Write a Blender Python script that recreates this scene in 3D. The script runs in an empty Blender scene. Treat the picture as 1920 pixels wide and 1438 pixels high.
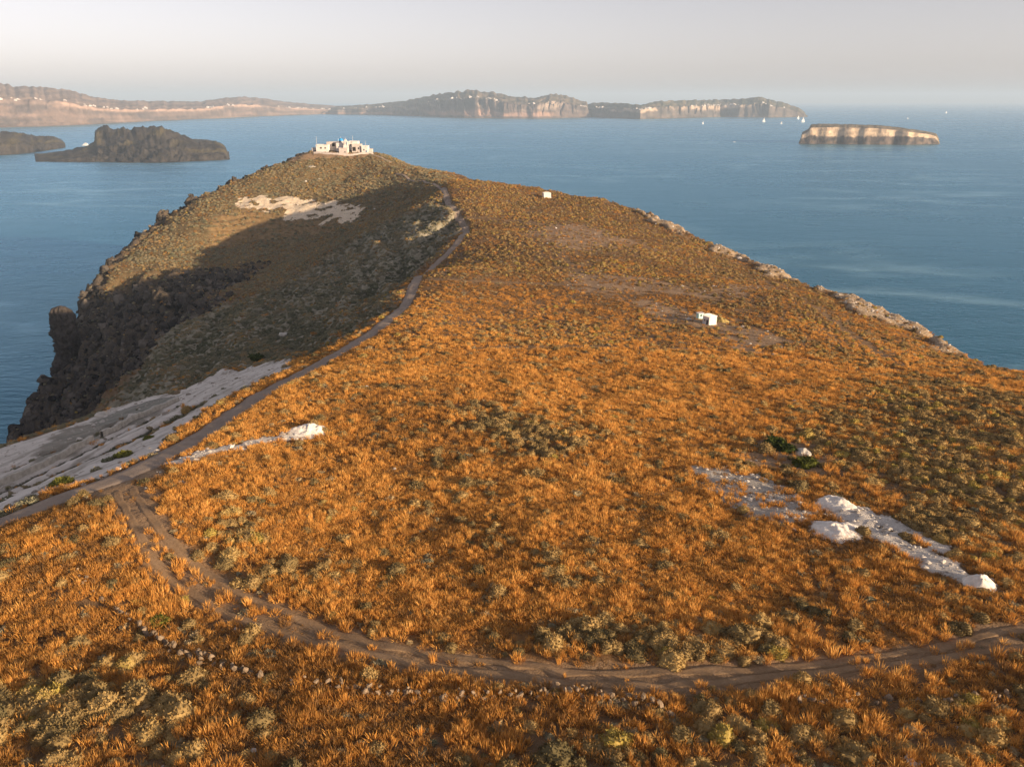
import bpy, bmesh, math, random
import numpy as np
from mathutils import Vector, Matrix, Euler

random.seed(7)
rng = np.random.default_rng(11)
R = math.radians
scene = bpy.context.scene
C = scene.collection

# ------------------------------------------------------------------ camera
CAM_H = 160.0                      # metres above the sea
PITCH = 19.8                       # degrees below the horizon
FPX, CX, CY = 1478.0, 960.0, 719.0  # lens in photograph pixels (1920 x 1438)
cam_d = bpy.data.cameras.new('camera')
cam_d.sensor_width = 36.0
cam_d.lens = 36.0 * FPX / 1920.0
cam_d.clip_start = 1.0
cam_d.clip_end = 120000.0
cam = bpy.data.objects.new('camera', cam_d)
cam.location = (0, 0, CAM_H)
cam.rotation_euler = (R(90 - PITCH), 0, 0)
C.objects.link(cam)
scene.camera = cam

# ------------------------------------------------------------------ sky, sun, exposure
SUN_ELEV, SUN_AZ = 11.3, 122.0     # azimuth clockwise from +Y: behind the camera, to the right
world = bpy.data.worlds.new('World')
scene.world = world
world.use_nodes = True
wn, wl = world.node_tree.nodes, world.node_tree.links
wn.clear()
w_out = wn.new('ShaderNodeOutputWorld')
w_bg = wn.new('ShaderNodeBackground')
w_sky = wn.new('ShaderNodeTexSky')
w_sky.sky_type = 'NISHITA'
w_sky.sun_disc = False
w_sky.sun_elevation = R(SUN_ELEV)
w_sky.sun_rotation = R(SUN_AZ)
w_sky.altitude = 150
w_sky.air_density = 1.0
w_sky.dust_density = 1.0
w_sky.ozone_density = 1.5
w_hsv = wn.new('ShaderNodeHueSaturation')
w_hsv.inputs['Saturation'].default_value = 0.32
w_bg.inputs['Strength'].default_value = 0.096
wl.new(w_sky.outputs['Color'], w_hsv.inputs['Color'])
w_tint = wn.new('ShaderNodeMix'); w_tint.data_type = 'RGBA'; w_tint.blend_type = 'MULTIPLY'
w_tint.inputs[0].default_value = 1.0
w_tint.inputs[7].default_value = (1.06, 0.957, 1.012, 1)
wl.new(w_hsv.outputs['Color'], w_tint.inputs[6])
wl.new(w_tint.outputs[2], w_bg.inputs['Color'])
wl.new(w_bg.outputs['Background'], w_out.inputs['Surface'])

sun_d = bpy.data.lights.new('sun', 'SUN')
sun_d.energy = 5.0
sun_d.angle = R(0.6)
sun_d.color = (1.0, 0.76, 0.50)
sun = bpy.data.objects.new('sun', sun_d)
sdir = Vector((math.sin(R(SUN_AZ)) * math.cos(R(SUN_ELEV)), math.cos(R(SUN_AZ)) * math.cos(R(SUN_ELEV)), math.sin(R(SUN_ELEV))))
sun.rotation_euler = sdir.to_track_quat('Z', 'Y').to_euler()
sun.location = sdir * 400
C.objects.link(sun)

scene.view_settings.view_transform = 'Standard'
scene.view_settings.look = 'None'
scene.view_settings.exposure = 0.95
scene.view_settings.gamma = 1.0
scene.cycles.use_denoising = True
scene.cycles.max_bounces = 5
scene.cycles.diffuse_bounces = 2
scene.cycles.glossy_bounces = 2
scene.cycles.transmission_bounces = 3
scene.cycles.volume_bounces = 0
scene.cycles.caustics_reflective = False
scene.cycles.caustics_refractive = False

HAZE = 6.8e-5                      # density of the air box built at the end

# ------------------------------------------------------------------ helpers
def tag(o, label=None, cat=None, group=None, kind=None):
    if label: o['label'] = label
    if cat: o['category'] = cat
    if group: o['group'] = group
    if kind: o['kind'] = kind
    return o

def link(o, parent=None):
    C.objects.link(o)
    if parent is not None:
        o.parent = parent
    return o

def empty(name, loc=(0, 0, 0), rz=0.0):
    o = bpy.data.objects.new(name, None)
    o.empty_display_size = 0.5
    o.location = loc
    o.rotation_euler = (0, 0, rz)
    return link(o)

def mesh_obj(name, verts, faces, mat, parent=None, smooth=True):
    me = bpy.data.meshes.new(name)
    me.from_pydata([tuple(v) for v in verts], [], faces)
    if mat: me.materials.append(mat)
    if smooth:
        me.polygons.foreach_set('use_smooth', [True] * len(me.polygons))
    me.update()
    return link(bpy.data.objects.new(name, me), parent)

def bm_obj(name, bm, mat, parent=None, smooth=False):
    me = bpy.data.meshes.new(name)
    bm.normal_update()
    bm.to_mesh(me); bm.free()
    if mat: me.materials.append(mat)
    if smooth:
        me.polygons.foreach_set('use_smooth', [True] * len(me.polygons))
    return link(bpy.data.objects.new(name, me), parent)

def bm_box(bm, x0, x1, y0, y1, z0, z1, taper=0.0, bevel=0.0):
    g = bmesh.ops.create_cube(bm, size=1.0)
    vs = g['verts']
    for v in vs:
        t = taper if v.co.z > 0 else 0.0
        v.co.x = (x0 + x1) / 2 + v.co.x * (x1 - x0) * (1 - t)
        v.co.y = (y0 + y1) / 2 + v.co.y * (y1 - y0) * (1 - t)
        v.co.z = (z0 + z1) / 2 + v.co.z * (z1 - z0)
    if bevel > 0:
        es = list({e for v in vs for e in v.link_edges})
        bmesh.ops.bevel(bm, geom=es, offset=bevel, segments=2, affect='EDGES', profile=0.5)

def grid_mesh(name, P, mat, parent=None, attrs=None, smooth=True):
    """P: (ny, nx, 3) array -> one grid mesh, attrs: {name: (ny, nx) or (ny, nx, 3)}"""
    ny, nx = P.shape[:2]
    me = bpy.data.meshes.new(name)
    nv, nf = nx * ny, (nx - 1) * (ny - 1)
    me.vertices.add(nv)
    me.vertices.foreach_set('co', P.reshape(-1).astype(np.float32))
    idx = np.arange(nv).reshape(ny, nx)
    q = np.stack([idx[:-1, :-1], idx[:-1, 1:], idx[1:, 1:], idx[1:, :-1]], -1).reshape(-1)
    me.loops.add(nf * 4)
    me.loops.foreach_set('vertex_index', q.astype(np.int32))
    me.polygons.add(nf)
    me.polygons.foreach_set('loop_start', (np.arange(nf) * 4).astype(np.int32))
    me.polygons.foreach_set('use_smooth', np.full(nf, smooth))
    me.update(calc_edges=True)
    for k, a in (attrs or {}).items():
        if a.ndim == 2:
            at = me.attributes.new(k, 'FLOAT', 'POINT')
            at.data.foreach_set('value', a.reshape(-1).astype(np.float32))
        else:
            at = me.attributes.new(k, 'FLOAT_COLOR', 'POINT')
            full = np.concatenate([a.reshape(-1, 3), np.ones((nv, 1))], 1)
            at.data.foreach_set('color', full.reshape(-1).astype(np.float32))
    if mat: me.materials.append(mat)
    return link(bpy.data.objects.new(name, me), parent)

# numpy gradient noise -------------------------------------------------
_perm = np.random.default_rng(3).permutation(4096)
_perm = np.concatenate([_perm, _perm])
_ang = np.random.default_rng(5).uniform(0, 2 * math.pi, 4096)
_gx, _gy = np.cos(_ang), np.sin(_ang)
def noise(x, y):
    x = np.asarray(x, float); y = np.asarray(y, float)
    xi, yi = np.floor(x).astype(int), np.floor(y).astype(int)
    fx, fy = x - xi, y - yi
    def g(i, j, dx, dy):
        h = _perm[(_perm[i & 4095] + j) & 4095]
        return _gx[h] * dx + _gy[h] * dy
    u = fx * fx * fx * (fx * (fx * 6 - 15) + 10)
    v = fy * fy * fy * (fy * (fy * 6 - 15) + 10)
    a = g(xi, yi, fx, fy); b = g(xi + 1, yi, fx - 1, fy)
    c = g(xi, yi + 1, fx, fy - 1); d = g(xi + 1, yi + 1, fx - 1, fy - 1)
    return ((a + (b - a) * u) * (1 - v) + (c + (d - c) * u) * v) * 1.5
def fbm(x, y, octv=4, gain=0.5):
    s, a, f = 0.0, 1.0, 1.0
    for k in range(octv):
        s = s + a * noise(x * f + 17.3 * k, y * f - 9.1 * k)
        a *= gain; f *= 2.03
    return s
def ridged(x, y, octv=4):
    s, a, f = 0.0, 1.0, 1.0
    for k in range(octv):
        s = s + a * (1 - np.abs(noise(x * f + 31.7 * k, y * f + 4.7 * k)) * 2)
        a *= 0.5; f *= 2.1
    return s / 1.9
def sstep(a, b, x):
    t = np.clip((x - a) / (b - a), 0, 1)
    return t * t * (3 - 2 * t)

# lens geometry: where a sight line of the photograph goes --------------
SP, CP = math.sin(R(PITCH)), math.cos(R(PITCH))
def sight(px, py):
    u, v = (px - CX) / FPX, (CY - py) / FPX
    return np.array([u, CP + v * SP, -SP + v * CP])
def at_depth(px, py, Y):
    d = sight(px, py)
    return np.array([0, 0, CAM_H]) + d * (Y / d[1])
def at_sea(px, py, z=0.0):
    d = sight(px, py)
    return np.array([0, 0, CAM_H]) + d * ((z - CAM_H) / d[2])

# node material helpers --------------------------------------------------
def new_mat(name):
    m = bpy.data.materials.new(name)
    m.use_nodes = True
    nt = m.node_tree
    nt.nodes.clear()
    out = nt.nodes.new('ShaderNodeOutputMaterial')
    b = nt.nodes.new('ShaderNodeBsdfPrincipled')
    b.inputs['Roughness'].default_value = 0.9
    b.inputs['Specular IOR Level'].default_value = 0.15
    nt.links.new(b.outputs[0], out.inputs['Surface'])
    return m, nt, b, out
def N(nt, t, **kw):
    n = nt.nodes.new(t)
    for k, v in kw.items():
        if k.startswith('i_'):
            n.inputs[k[2:].replace('_', ' ')].default_value = v
        else:
            setattr(n, k, v)
    return n
def noise_node(nt, scale, detail=5, rough=0.55, coord=None):
    n = N(nt, 'ShaderNodeTexNoise')
    n.inputs['Scale'].default_value = scale
    n.inputs['Detail'].default_value = detail
    n.inputs['Roughness'].default_value = rough
    if coord is not None: nt.links.new(coord, n.inputs['Vector'])
    return n.outputs['Fac']
def ramp(nt, fac, stops):
    n = N(nt, 'ShaderNodeValToRGB')
    e = n.color_ramp.elements
    while len(e) < len(stops): e.new(0.5)
    for k, (p, c) in enumerate(stops):
        e[k].position = p
        e[k].color = (*c, 1) if len(c) == 3 else c
    nt.links.new(fac, n.inputs['Fac'])
    return n.outputs['Color']
def mix(nt, fac, a, b, blend='MIX'):
    n = N(nt, 'ShaderNodeMix', data_type='RGBA', blend_type=blend)
    for sock, v in ((n.inputs['Factor'], fac), (n.inputs['A'], a), (n.inputs['B'], b)):
        pass
    ins = [s for s in n.inputs if s.enabled]
    f, A, B = n.inputs[0], n.inputs[6], n.inputs[7]
    for s, v in ((f, fac), (A, a), (B, b)):
        if isinstance(v, (int, float)): s.default_value = v
        elif isinstance(v, tuple): s.default_value = (*v, 1) if len(v) == 3 else v
        else: nt.links.new(v, s)
    return n.outputs[2]
def mth(nt, op, a, b=None, c=None, clamp=False):
    n = N(nt, 'ShaderNodeMath', operation=op, use_clamp=clamp)
    for k, v in enumerate((a, b, c)):
        if v is None: continue
        if isinstance(v, (int, float)): n.inputs[k].default_value = v
        else: nt.links.new(v, n.inputs[k])
    return n.outputs[0]
def attr(nt, name, typ='GEOMETRY'):
    return N(nt, 'ShaderNodeAttribute', attribute_name=name, attribute_type=typ)
def bump(nt, h, strength, dist, target):
    n = N(nt, 'ShaderNodeBump')
    n.inputs['Strength'].default_value = strength
    n.inputs['Distance'].default_value = dist
    nt.links.new(h, n.inputs['Height'])
    nt.links.new(n.outputs[0], target.inputs['Normal'])
def pos(nt):
    return N(nt, 'ShaderNodeNewGeometry').outputs['Position']

def simple_mat(name, col, var=0.15, scale=3.0, rough=0.9, bumpd=0.0):
    m, nt, b, out = new_mat(name)
    f = noise_node(nt, scale, 4, 0.6, N(nt, 'ShaderNodeTexCoord').outputs['Object'])
    lo = tuple(c * (1 - var) for c in col); hi = tuple(min(1, c * (1 + var)) for c in col)
    nt.links.new(ramp(nt, f, [(0.3, lo), (0.7, hi)]), b.inputs['Base Color'])
    b.inputs['Roughness'].default_value = rough
    if bumpd: bump(nt, f, 0.6, bumpd, b)
    return m

# ================================================================== TERRAIN
# (photo x, photo y, distance ahead): survey points on the headland
CTRL = [
 # middle line of the field
 (960,1438,34.5),(960,1200,47.5),(960,1000,65),(960,880,83),(960,800,98),(960,700,130),(960,600,184),(960,540,226),(960,500,260),(960,430,345),(960,385,405),(960,347,470),
 # left of the field, road line
 (0,1438,34),(0,1200,47),(250,1200,47),(250,1000,60),(300,850,82),(480,740,112),(640,660,145),(760,575,193),(800,510,245),(870,440,320),(850,395,380),(838,358,435),(20,970,64),(250,940,66),
 (480,1438,34.3),(480,1200,47),(500,1000,64),(560,850,88),
 # right of the field
 (1440,1438,34.5),(1440,1200,47),(1440,1000,65.5),(1440,850,90),(1920,1438,34),(1920,1200,46.5),(1920,1000,65),(1920,850,90),(1650,800,104),(1900,760,118),(1500,700,140),(1750,710,142),
 (1328,605,190),(1550,620,185),(1200,540,230),(1150,450,315),(1350,520,262),(1500,560,225),(1050,375,425),
 # right rim
 (1200,397,402),(1280,434,365),(1400,487,322),(1480,522,290),(1560,548,268),(1640,582,240),(1720,617,215),(1785,657,188),(1850,687,170),(1920,695,160),(1130,373,430),(1010,353,462),
 # saddle and chapel hill
 (880,340,470),(845,350,450),(800,337,545),(820,341,505),(770,321,590),(740,306,618),(718,292,630),(700,285,638),(640,283,642),(590,283,642),(570,288,640),(550,298,632),(500,313,615),(430,341,590),(370,365,565),(310,401,540),(250,450,500),(200,496,460),(180,521,440),
 (640,330,600),(560,400,530),(700,390,500),(440,455,500),(300,500,450),(450,520,420),(620,450,468),(780,375,460),(740,345,570),(500,350,575),(400,420,512),
 # ravine floor
 (830,374,418),(770,392,418),(700,428,405),(600,492,384),(520,543,362),(420,568,352),(330,597,338),(280,640,300),(250,692,275),(205,752,245),
 # ravine near side under the road
 (845,415,368),(810,455,335),(740,530,285),(680,585,245),(600,610,238),(480,645,235),(430,682,215),(330,730,190),(285,751,172),(560,660,180),
 # crest left of the road
 (748,540,222),(690,600,176),(560,682,139),
 # cut pumice benches
 (490,698,143),(360,740,128),(420,735,122),(200,830,97),(100,900,81),(0,932,75),(260,780,124),(150,803,118),(0,838,112),(0,882,92),(200,770,140),(100,810,120),
 # seaward cliffs on the left
 (148,602,410),(134,642,385),(99,694,364),(62,740,350),(22,825,330),(200,640,352),(150,740,320),(100,800,300),(250,562,378),(295,592,348),(164,558,427),
]
pts = np.array([at_depth(*c) for c in CTRL])
extra = [(0,-120,CAM_H-20),(-120,-120,CAM_H-24),(120,-120,CAM_H-22),(0,0,CAM_H-31.5),(-90,0,CAM_H-36),(90,0,CAM_H-33),(200,60,CAM_H-45),(210,-60,CAM_H-36),(-120,60,CAM_H-48),
         (170,150,CAM_H-58),(160,220,CAM_H-66),(0,520,CAM_H-52),(80,460,CAM_H-62),(-120,690,CAM_H-52),(-60,660,CAM_H-60),(-190,640,CAM_H-62),(-225,330,10),(-170,230,42),(-120,180,70)]
pts = np.vstack([pts, np.array(extra, float)])
c_mq = 9.0
def _kern(a, b):
    d2 = ((a[:, None, :2] - b[None, :, :2]) ** 2).sum(-1)
    return np.sqrt(d2 + c_mq ** 2)
n = len(pts)
A = np.zeros((n + 3, n + 3))
A[:n, :n] = _kern(pts, pts) - 0.6 * np.eye(n)
A[:n, n] = 1; A[:n, n + 1:] = pts[:, :2] / 100
A[n:, :n] = A[:n, n:].T
sol = np.linalg.solve(A, np.concatenate([pts[:, 2], np.zeros(3)]))
def top_z(xy):
    out = np.empty(len(xy))
    for k in range(0, len(xy), 40000):
        b = xy[k:k + 40000]
        out[k:k + 40000] = _kern(b, pts) @ sol[:n] + sol[n] + (b / 100) @ sol[n + 1:]
    return out

# rim of the headland, anticlockwise seen from above
_rim_px = [(1920,695,160),(1850,687,170),(1785,657,188),(1720,617,215),(1640,582,240),(1560,548,268),(1480,522,290),(1400,487,322),(1280,434,365),(1200,397,402),(1130,373,432),(1010,352,466),(900,338,482)]
_rim2_px = [(560,293,640),(550,297,636),(500,312,618),(430,340,593),(370,364,568),(310,400,542),(250,449,502),(200,495,462),(178,521,441),(162,555,428),(146,598,411),(132,640,386),(97,692,365),(60,740,351),(20,825,331)]
RIM = [(260,-160),(250,0),(205,90),(150,140)] + [tuple(at_depth(*p)[:2]) for p in _rim_px] + [(-30,540),(-45,610),(-70,668),(-120,690),(-155,668)] + \
      [tuple(at_depth(*p)[:2]) for p in _rim2_px] + [(-226,295),(-196,245),(-160,195),(-112,142),(-90,116),(-110,92),(-150,40),(-180,-60),(-190,-160)]
RIM = np.array(RIM)
def sdist(poly, x, y):
    """signed distance to a closed polygon, negative inside"""
    x = np.asarray(x, float); y = np.asarray(y, float)
    d2 = np.full(x.shape, 1e18); inside = np.zeros(x.shape, bool)
    m = len(poly)
    for k in range(m):
        ax, ay = poly[k]; bx, by = poly[(k + 1) % m]
        ex, ey = bx - ax, by - ay
        t = np.clip(((x - ax) * ex + (y - ay) * ey) / (ex * ex + ey * ey + 1e-9), 0, 1)
        d2 = np.minimum(d2, (x - ax - t * ex) ** 2 + (y - ay - t * ey) ** 2)
        cond = ((ay > y) != (by > y)) & (x < (bx - ax) * (y - ay) / (by - ay + 1e-12) + ax)
        inside ^= cond
    return np.where(inside, -1, 1) * np.sqrt(d2)
def ldist(line, x, y):
    """distance to an open polyline, and the position along it"""
    x = np.asarray(x, float); y = np.asarray(y, float); shp = x.shape
    line = np.asarray(line)[:, :2]
    reach = 25.0
    sel = ((x > line[:, 0].min() - reach) & (x < line[:, 0].max() + reach) & (y > line[:, 1].min() - reach) & (y < line[:, 1].max() + reach)).ravel()
    full_d = np.full(x.size, 999.0); full_s = np.zeros(x.size)
    x, y = x.ravel()[sel], y.ravel()[sel]
    st_ = max(1, int(len(line) / 45)); L0 = line
    line = np.vstack([L0[:-1:st_], L0[-1:]])
    d2 = np.full(x.shape, 1e18); s = np.zeros(x.shape); acc = 0.0
    for k in range(len(line) - 1):
        ax, ay = line[k][:2]; bx, by = line[k + 1][:2]
        ex, ey = bx - ax, by - ay; L = math.hypot(ex, ey)
        t = np.clip(((x - ax) * ex + (y - ay) * ey) / (L * L + 1e-9), 0, 1)
        q = (x - ax - t * ex) ** 2 + (y - ay - t * ey) ** 2
        s = np.where(q < d2, acc + t * L, s); d2 = np.minimum(d2, q); acc += L
    full_d[sel] = np.sqrt(d2); full_s[sel] = s
    return full_d.reshape(shp), full_s.reshape(shp)

def smooth_h(x, y):
    """headland height without fine relief"""
    sh = np.shape(x)
    xy = np.stack([np.ravel(x), np.ravel(y)], 1)
    z = top_z(xy).reshape(sh)
    d = sdist(RIM, x, y) + 3.0 * noise(np.asarray(x) / 17, np.asarray(y) / 17) - 1.0
    drop = np.where(d > 0, 1.9 * d * sstep(-1, 6, d) , 0)
    return np.maximum(z - drop, -12)

_T = np.concatenate([np.arange(25, 200, 0.5), np.arange(200, 760, 1.0)])
# coarse height lookup for sight lines
_lx = np.arange(-300, 301, 2.0); _ly = np.arange(-160, 741, 2.0)
_LX, _LY = np.meshgrid(_lx, _ly)
_LZ = smooth_h(_LX, _LY)
def _bil(Z, gx, gy, x, y):
    x = np.asarray(x, float); y = np.asarray(y, float)
    i = np.clip(np.searchsorted(gx, x) - 1, 0, len(gx) - 2); j = np.clip(np.searchsorted(gy, y) - 1, 0, len(gy) - 2)
    u = np.clip((x - gx[i]) / (gx[i + 1] - gx[i]), 0, 1); v = np.clip((y - gy[j]) / (gy[j + 1] - gy[j]), 0, 1)
    return (Z[j, i] * (1 - u) + Z[j, i + 1] * u) * (1 - v) + (Z[j + 1, i] * (1 - u) + Z[j + 1, i + 1] * u) * v
def hit(px, py):
    """the ground point that this sight line of the photograph meets"""
    d = sight(px, py)
    t = _T / d[1]
    P = np.array([0, 0, CAM_H]) + t[:, None] * d
    below = P[:, 2] < _bil(_LZ, _lx, _ly, P[:, 0], P[:, 1])
    k = int(np.argmax(below)) if below.any() else len(t) - 1
    return P[k]
def hits(lst): return np.array([hit(*p) for p in lst])
def resample(line, step):
    line = np.asarray(line, float)
    # Chaikin smoothing, then even steps
    for _ in range(2):
        a, b = line[:-1], line[1:]
        line = np.vstack([line[:1], np.stack([a * .75 + b * .25, a * .25 + b * .75], 1).reshape(-1, line.shape[1]), line[-1:]])
    s = np.concatenate([[0], np.cumsum(np.linalg.norm(np.diff(line[:, :2], axis=0), axis=1))])
    q = np.arange(0, s[-1], step)
    return np.stack([np.interp(q, s, line[:, k]) for k in range(line.shape[1])], 1)

# ---- lines and patches on the ground
ROAD = resample(hits([(-60,1005),(0,982),(60,958),(140,925),(220,897),(300,862),(380,812),(450,768),(520,724),(600,682),(680,636),(735,598),(765,565),(778,535),(800,510),(838,477),(866,450),(878,432),(868,413),(850,392),(838,368),(828,352)]), 1.2)
PATH1 = resample(hits([(828,352),(800,343),(768,334),(742,326)]), 1.5)
PATH2 = resample(hits([(735,306),(715,298),(694,290)]), 1.5)
RUT_A = resample(hits([(215,920),(240,960),(262,1010),(300,1065),(350,1110),(420,1150),(480,1172),(560,1196),(640,1218),(720,1238),(800,1253),(880,1266),(960,1277),(1060,1286),(1160,1290),(1300,1285),(1450,1272),(1600,1257),(1750,1240),(1850,1228),(1990,1222)]), 0.6)
RUT_B = resample(hits([(245,915),(280,965),(305,1005),(350,1048),(420,1096),(480,1130),(560,1164),(660,1200),(760,1225),(860,1242),(960,1253),(1060,1262),(1200,1268),(1350,1263),(1500,1250),(1650,1234),(1780,1212),(1880,1190),(1990,1178)]), 0.6)
FIELD_LINES = [(resample(hits(q), 2.0), w) for q, w in (
    ([(785,527),(870,528),(960,530),(1100,534),(1230,545),(1330,560)], 1.3), ([(900,655),(1050,650),(1200,652),(1330,656),(1480,666),(1610,694)], 0.9),
    ([(1050,478),(1080,505),(1110,532)], 0.9), ([(880,408),(1000,418),(1120,436),(1230,470)], 1.4), ([(1340,520),(1440,532),(1560,600),(1700,690)], 1.0), ([(1180,600),(1330,612),(1470,640)], 0.8))]
OLD_RUT1 = resample(hits([(1545,1245),(1535,1190),(1532,1120),(1520,1060)]), 1.0)
OLD_RUT2 = resample(hits([(1578,1245),(1570,1190),(1566,1125),(1556,1070)]), 1.0)
SPOIL_L = resample(hits([(330,868),(400,848),(450,836),(510,828),(560,815),(592,811)]), 1.0)
SPOIL_U = resample(hits([(1560,955),(1610,968),(1660,985),(1720,1005),(1780,1036)]), 1.0)
SPOIL_D = resample(hits([(1590,975),(1640,1000),(1700,1030),(1770,1066),(1838,1104)]), 1.0)
DITCH = resample(hits([(-40,955),(0,935),(100,888),(200,845),(300,798),(390,748)]), 1.0)
BENCH = resample(hits([(-40,932),(0,913),(65,884),(130,852),(200,815),(270,781),(335,753)]), 0.8)
BENCH2 = resample(hits([(-40,942),(0,922),(65,892),(130,860),(200,824),(270,789),(340,757)]), 0.8)
BENCH3 = resample(hits([(-40,905),(40,868),(110,840),(180,815),(250,783)]), 0.8)
WALL = resample(hits([(150,1090),(200,1136),(260,1182),(300,1207),(380,1246),(450,1266),(520,1284),(600,1298),(680,1306),(800,1313),(960,1316),(1040,1311),(1120,1317),(1200,1328),(1260,1342)]), 0.5)
WALL2 = resample(hits([(1500,1326),(1600,1321),(1700,1320),(1800,1322),(1900,1318)]), 0.5)
def patch(px): return hits(px)[:, :2]
Z_SCRUBPUM = patch([(1298,880),(1360,884),(1420,898),(1480,922),(1528,955),(1522,985),(1470,992),(1430,978),(1380,958),(1350,935),(1318,915)])
Z_JUNC = patch([(150,935),(240,890),(320,850),(370,838),(300,880),(290,930),(310,990),(270,1000),(235,955)])
Z_TRACKBARE = patch([(215,920),(290,930),(330,1010),(420,1088),(520,1140),(470,1160),(380,1118),(300,1060),(245,990)])
Z_LEFTBANK = patch([(-80,860),(0,835),(110,800),(200,768),(270,748),(340,735),(330,700),(200,740),(60,790),(-80,830)])
Z_CUT = patch([(-60,990),(-60,845),(0,838),(110,805),(200,772),(270,750),(330,738),(400,705),(470,688),(552,672),(545,692),(470,726),(400,762),(330,812),(290,850),(200,890),(100,925),(20,960)])
Z_GREY = patch([(170,790),(220,770),(290,748),(340,742),(270,775),(200,800)])
Z_BANK = patch([(130,800),(200,790),(260,770),(320,760),(280,785),(220,810),(150,850),(60,880),(40,860)])
Z_WHITE = patch([(428,373),(480,368),(540,370),(600,376),(640,384),(682,386),(672,410),(640,415),(605,418),(585,408),(560,410),(540,398),(500,395),(450,389)])
Z_TOP = patch([(500,306),(540,299),(570,290),(600,284),(690,286),(718,297),(690,296),(640,298),(590,298),(540,305)])
Z_TERR = patch([(400,400),(470,392),(540,400),(620,415),(660,420),(600,438),(520,448),(440,458),(390,462),(390,430)])
Z_RAV = patch([(835,372),(858,402),(866,430),(820,475),(765,520),(735,575),(650,630),(560,672),(470,684),(330,736),(200,768),(205,750),(330,592),(520,540),(600,490),(700,425)])
Z_ORANGE = patch([(310,870),(480,760),(600,690),(900,662),(1200,655),(1480,662),(1620,700),(1560,780),(1440,830),(1330,880),(1400,950),(1520,1010),(1700,1060),(1860,1180),(1700,1230),(1300,1268),(1000,1258),(700,1205),(480,1120),(420,1060),(320,1000),(285,930)])
Z_MID = patch([(800,520),(960,515),(1200,535),(1330,560),(1200,600),(1000,600),(850,610),(700,650),(760,590)])
Z_BARE1 = patch([(1000,418),(1120,425),(1190,455),(1130,475),(1040,468),(980,445)])
Z_BARE2 = patch([(1050,510),(1180,518),(1320,540),(1500,535),(1400,560),(1200,560),(1060,545)])
Z_HUT = patch([(1180,555),(1320,590),(1420,615),(1480,640),(1400,665),(1330,620),(1200,585)])
Z_GREENBARE = patch([(1390,850),(1420,825),(1500,830),(1590,870),(1540,890),(1440,880)])
Z_CUSHL = patch([(310,1000),(400,1000),(520,1040),(600,1080),(560,1110),(470,1090),(380,1060)])
Z_CUSHM = patch([(860,770),(960,775),(1080,810),(1060,850),(980,850),(880,810)])
Z_CUSHB = patch([(960,1190),(1100,1170),(1250,1180),(1420,1220),(1400,1255),(1150,1262),(960,1248)])
Z_CUSHR = patch([(1560,760),(1700,700),(1990,760),(1990,1200),(1880,1180),(1760,1060),(1640,960),(1530,900),(1480,840)])
Z_BOT = patch([(-80,1445),(-80,1340),(100,1270),(330,1310),(420,1445)])
Z_BOTR = patch([(900,1460),(1000,1360),(1300,1345),(1600,1350),(2000,1300),(2000,1460)])
Z_OUTCROP = [patch(p) for p in (
   [(1330,460),(1400,478),(1415,492),(1380,485),(1340,474)],
   [(1425,505),(1470,512),(1485,524),(1440,518)],
   [(1580,558),(1640,578),(1700,604),(1725,622),(1680,610),(1620,596),(1580,575)],
   [(1190,392),(1240,415),(1290,436),(1280,442),(1220,415)],
   [(1750,640),(1785,655),(1790,668),(1760,655)])]

# ---- the terrain grid
def axis(a, b, fine0, fine1, f, g):
    v = [fine0]
    out = list(np.arange(fine0, fine1, f))
    x, s = fine1, f
    while x < b: out.append(x); s = min(s * 1.02, g); x += s
    out.append(b)
    x, s, left = fine0, f, []
    while x > a: s = min(s * 1.02, g); x -= s; left.append(max(x, a))
    return np.unique(np.array(left[::-1] + out))
gx = axis(-290, 300, -75, 75, 0.62, 1.35)
gy = axis(-150, 730, 28, 130, 0.5, 1.3)
GX, GY = np.meshgrid(gx, gy)
Zs = smooth_h(GX, GY)
D_RIM = sdist(RIM, GX, GY)
def soft(poly, w, jitter=0.0, js=6.0):
    d = sdist(poly, GX, GY)
    if jitter: d = d + jitter * fbm(GX / js, GY / js, 3)
    return sstep(w, -w, d)
near = sstep(330, 120, GY)
w_rav = soft(Z_RAV, 5, 3)
cliff = sstep(-14, 3, D_RIM + 3 * noise(GX / 11, GY / 11)) 
leftcliff = sstep(-120, -165, GX + 12 * noise(GX / 30, GY / 30)) * sstep(455, 400, GY - (GX + 235) * 0.25) * sstep(150, 180, GY)
cliff = np.maximum(cliff, leftcliff)
d_road, s_road = ldist(ROAD, GX, GY)
w_road = sstep(2.3, 1.5, d_road)
d_ra, _ = ldist(RUT_A, GX, GY); d_rb, _ = ldist(RUT_B, GX, GY)
w_rut = np.maximum(sstep(0.75, 0.35, d_ra), sstep(0.75, 0.35, d_rb))
w_cut = soft(Z_CUT, 0.8, 0.8, 4)
d_sl, s_sl = ldist(SPOIL_L, GX, GY)
w_sl = sstep(1.0, 0.2, d_sl - 0.35 - 1.35 * sstep(10, 30, s_sl) + 0.9 * fbm(GX / 2.5, GY / 2.5, 3))
d_su, s_su = ldist(SPOIL_U, GX, GY); d_sd, s_sd = ldist(SPOIL_D, GX, GY)
w_su = sstep(0.9, 0.2, d_su - 0.8 * sstep(14, 2, s_su) - 0.2 + 0.8 * fbm(GX / 2, GY / 2, 3))
w_sd = sstep(0.9, 0.2, d_sd - 1.0 + 0.35 * sstep(0, 18, s_sd) + 0.8 * fbm(GX / 2 + 5, GY / 2, 3))
w_scr = soft(Z_SCRUBPUM, 0.9, 1.0, 3) * (0.35 + 0.65 * sstep(-0.6, -0.2, fbm(GX / 1.6, GY / 1.6, 3)))
w_white = soft(Z_WHITE, 2.0, 7.0, 14) * sstep(-0.55, -0.3, fbm(GX / 9, GY / 6, 3))
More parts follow.
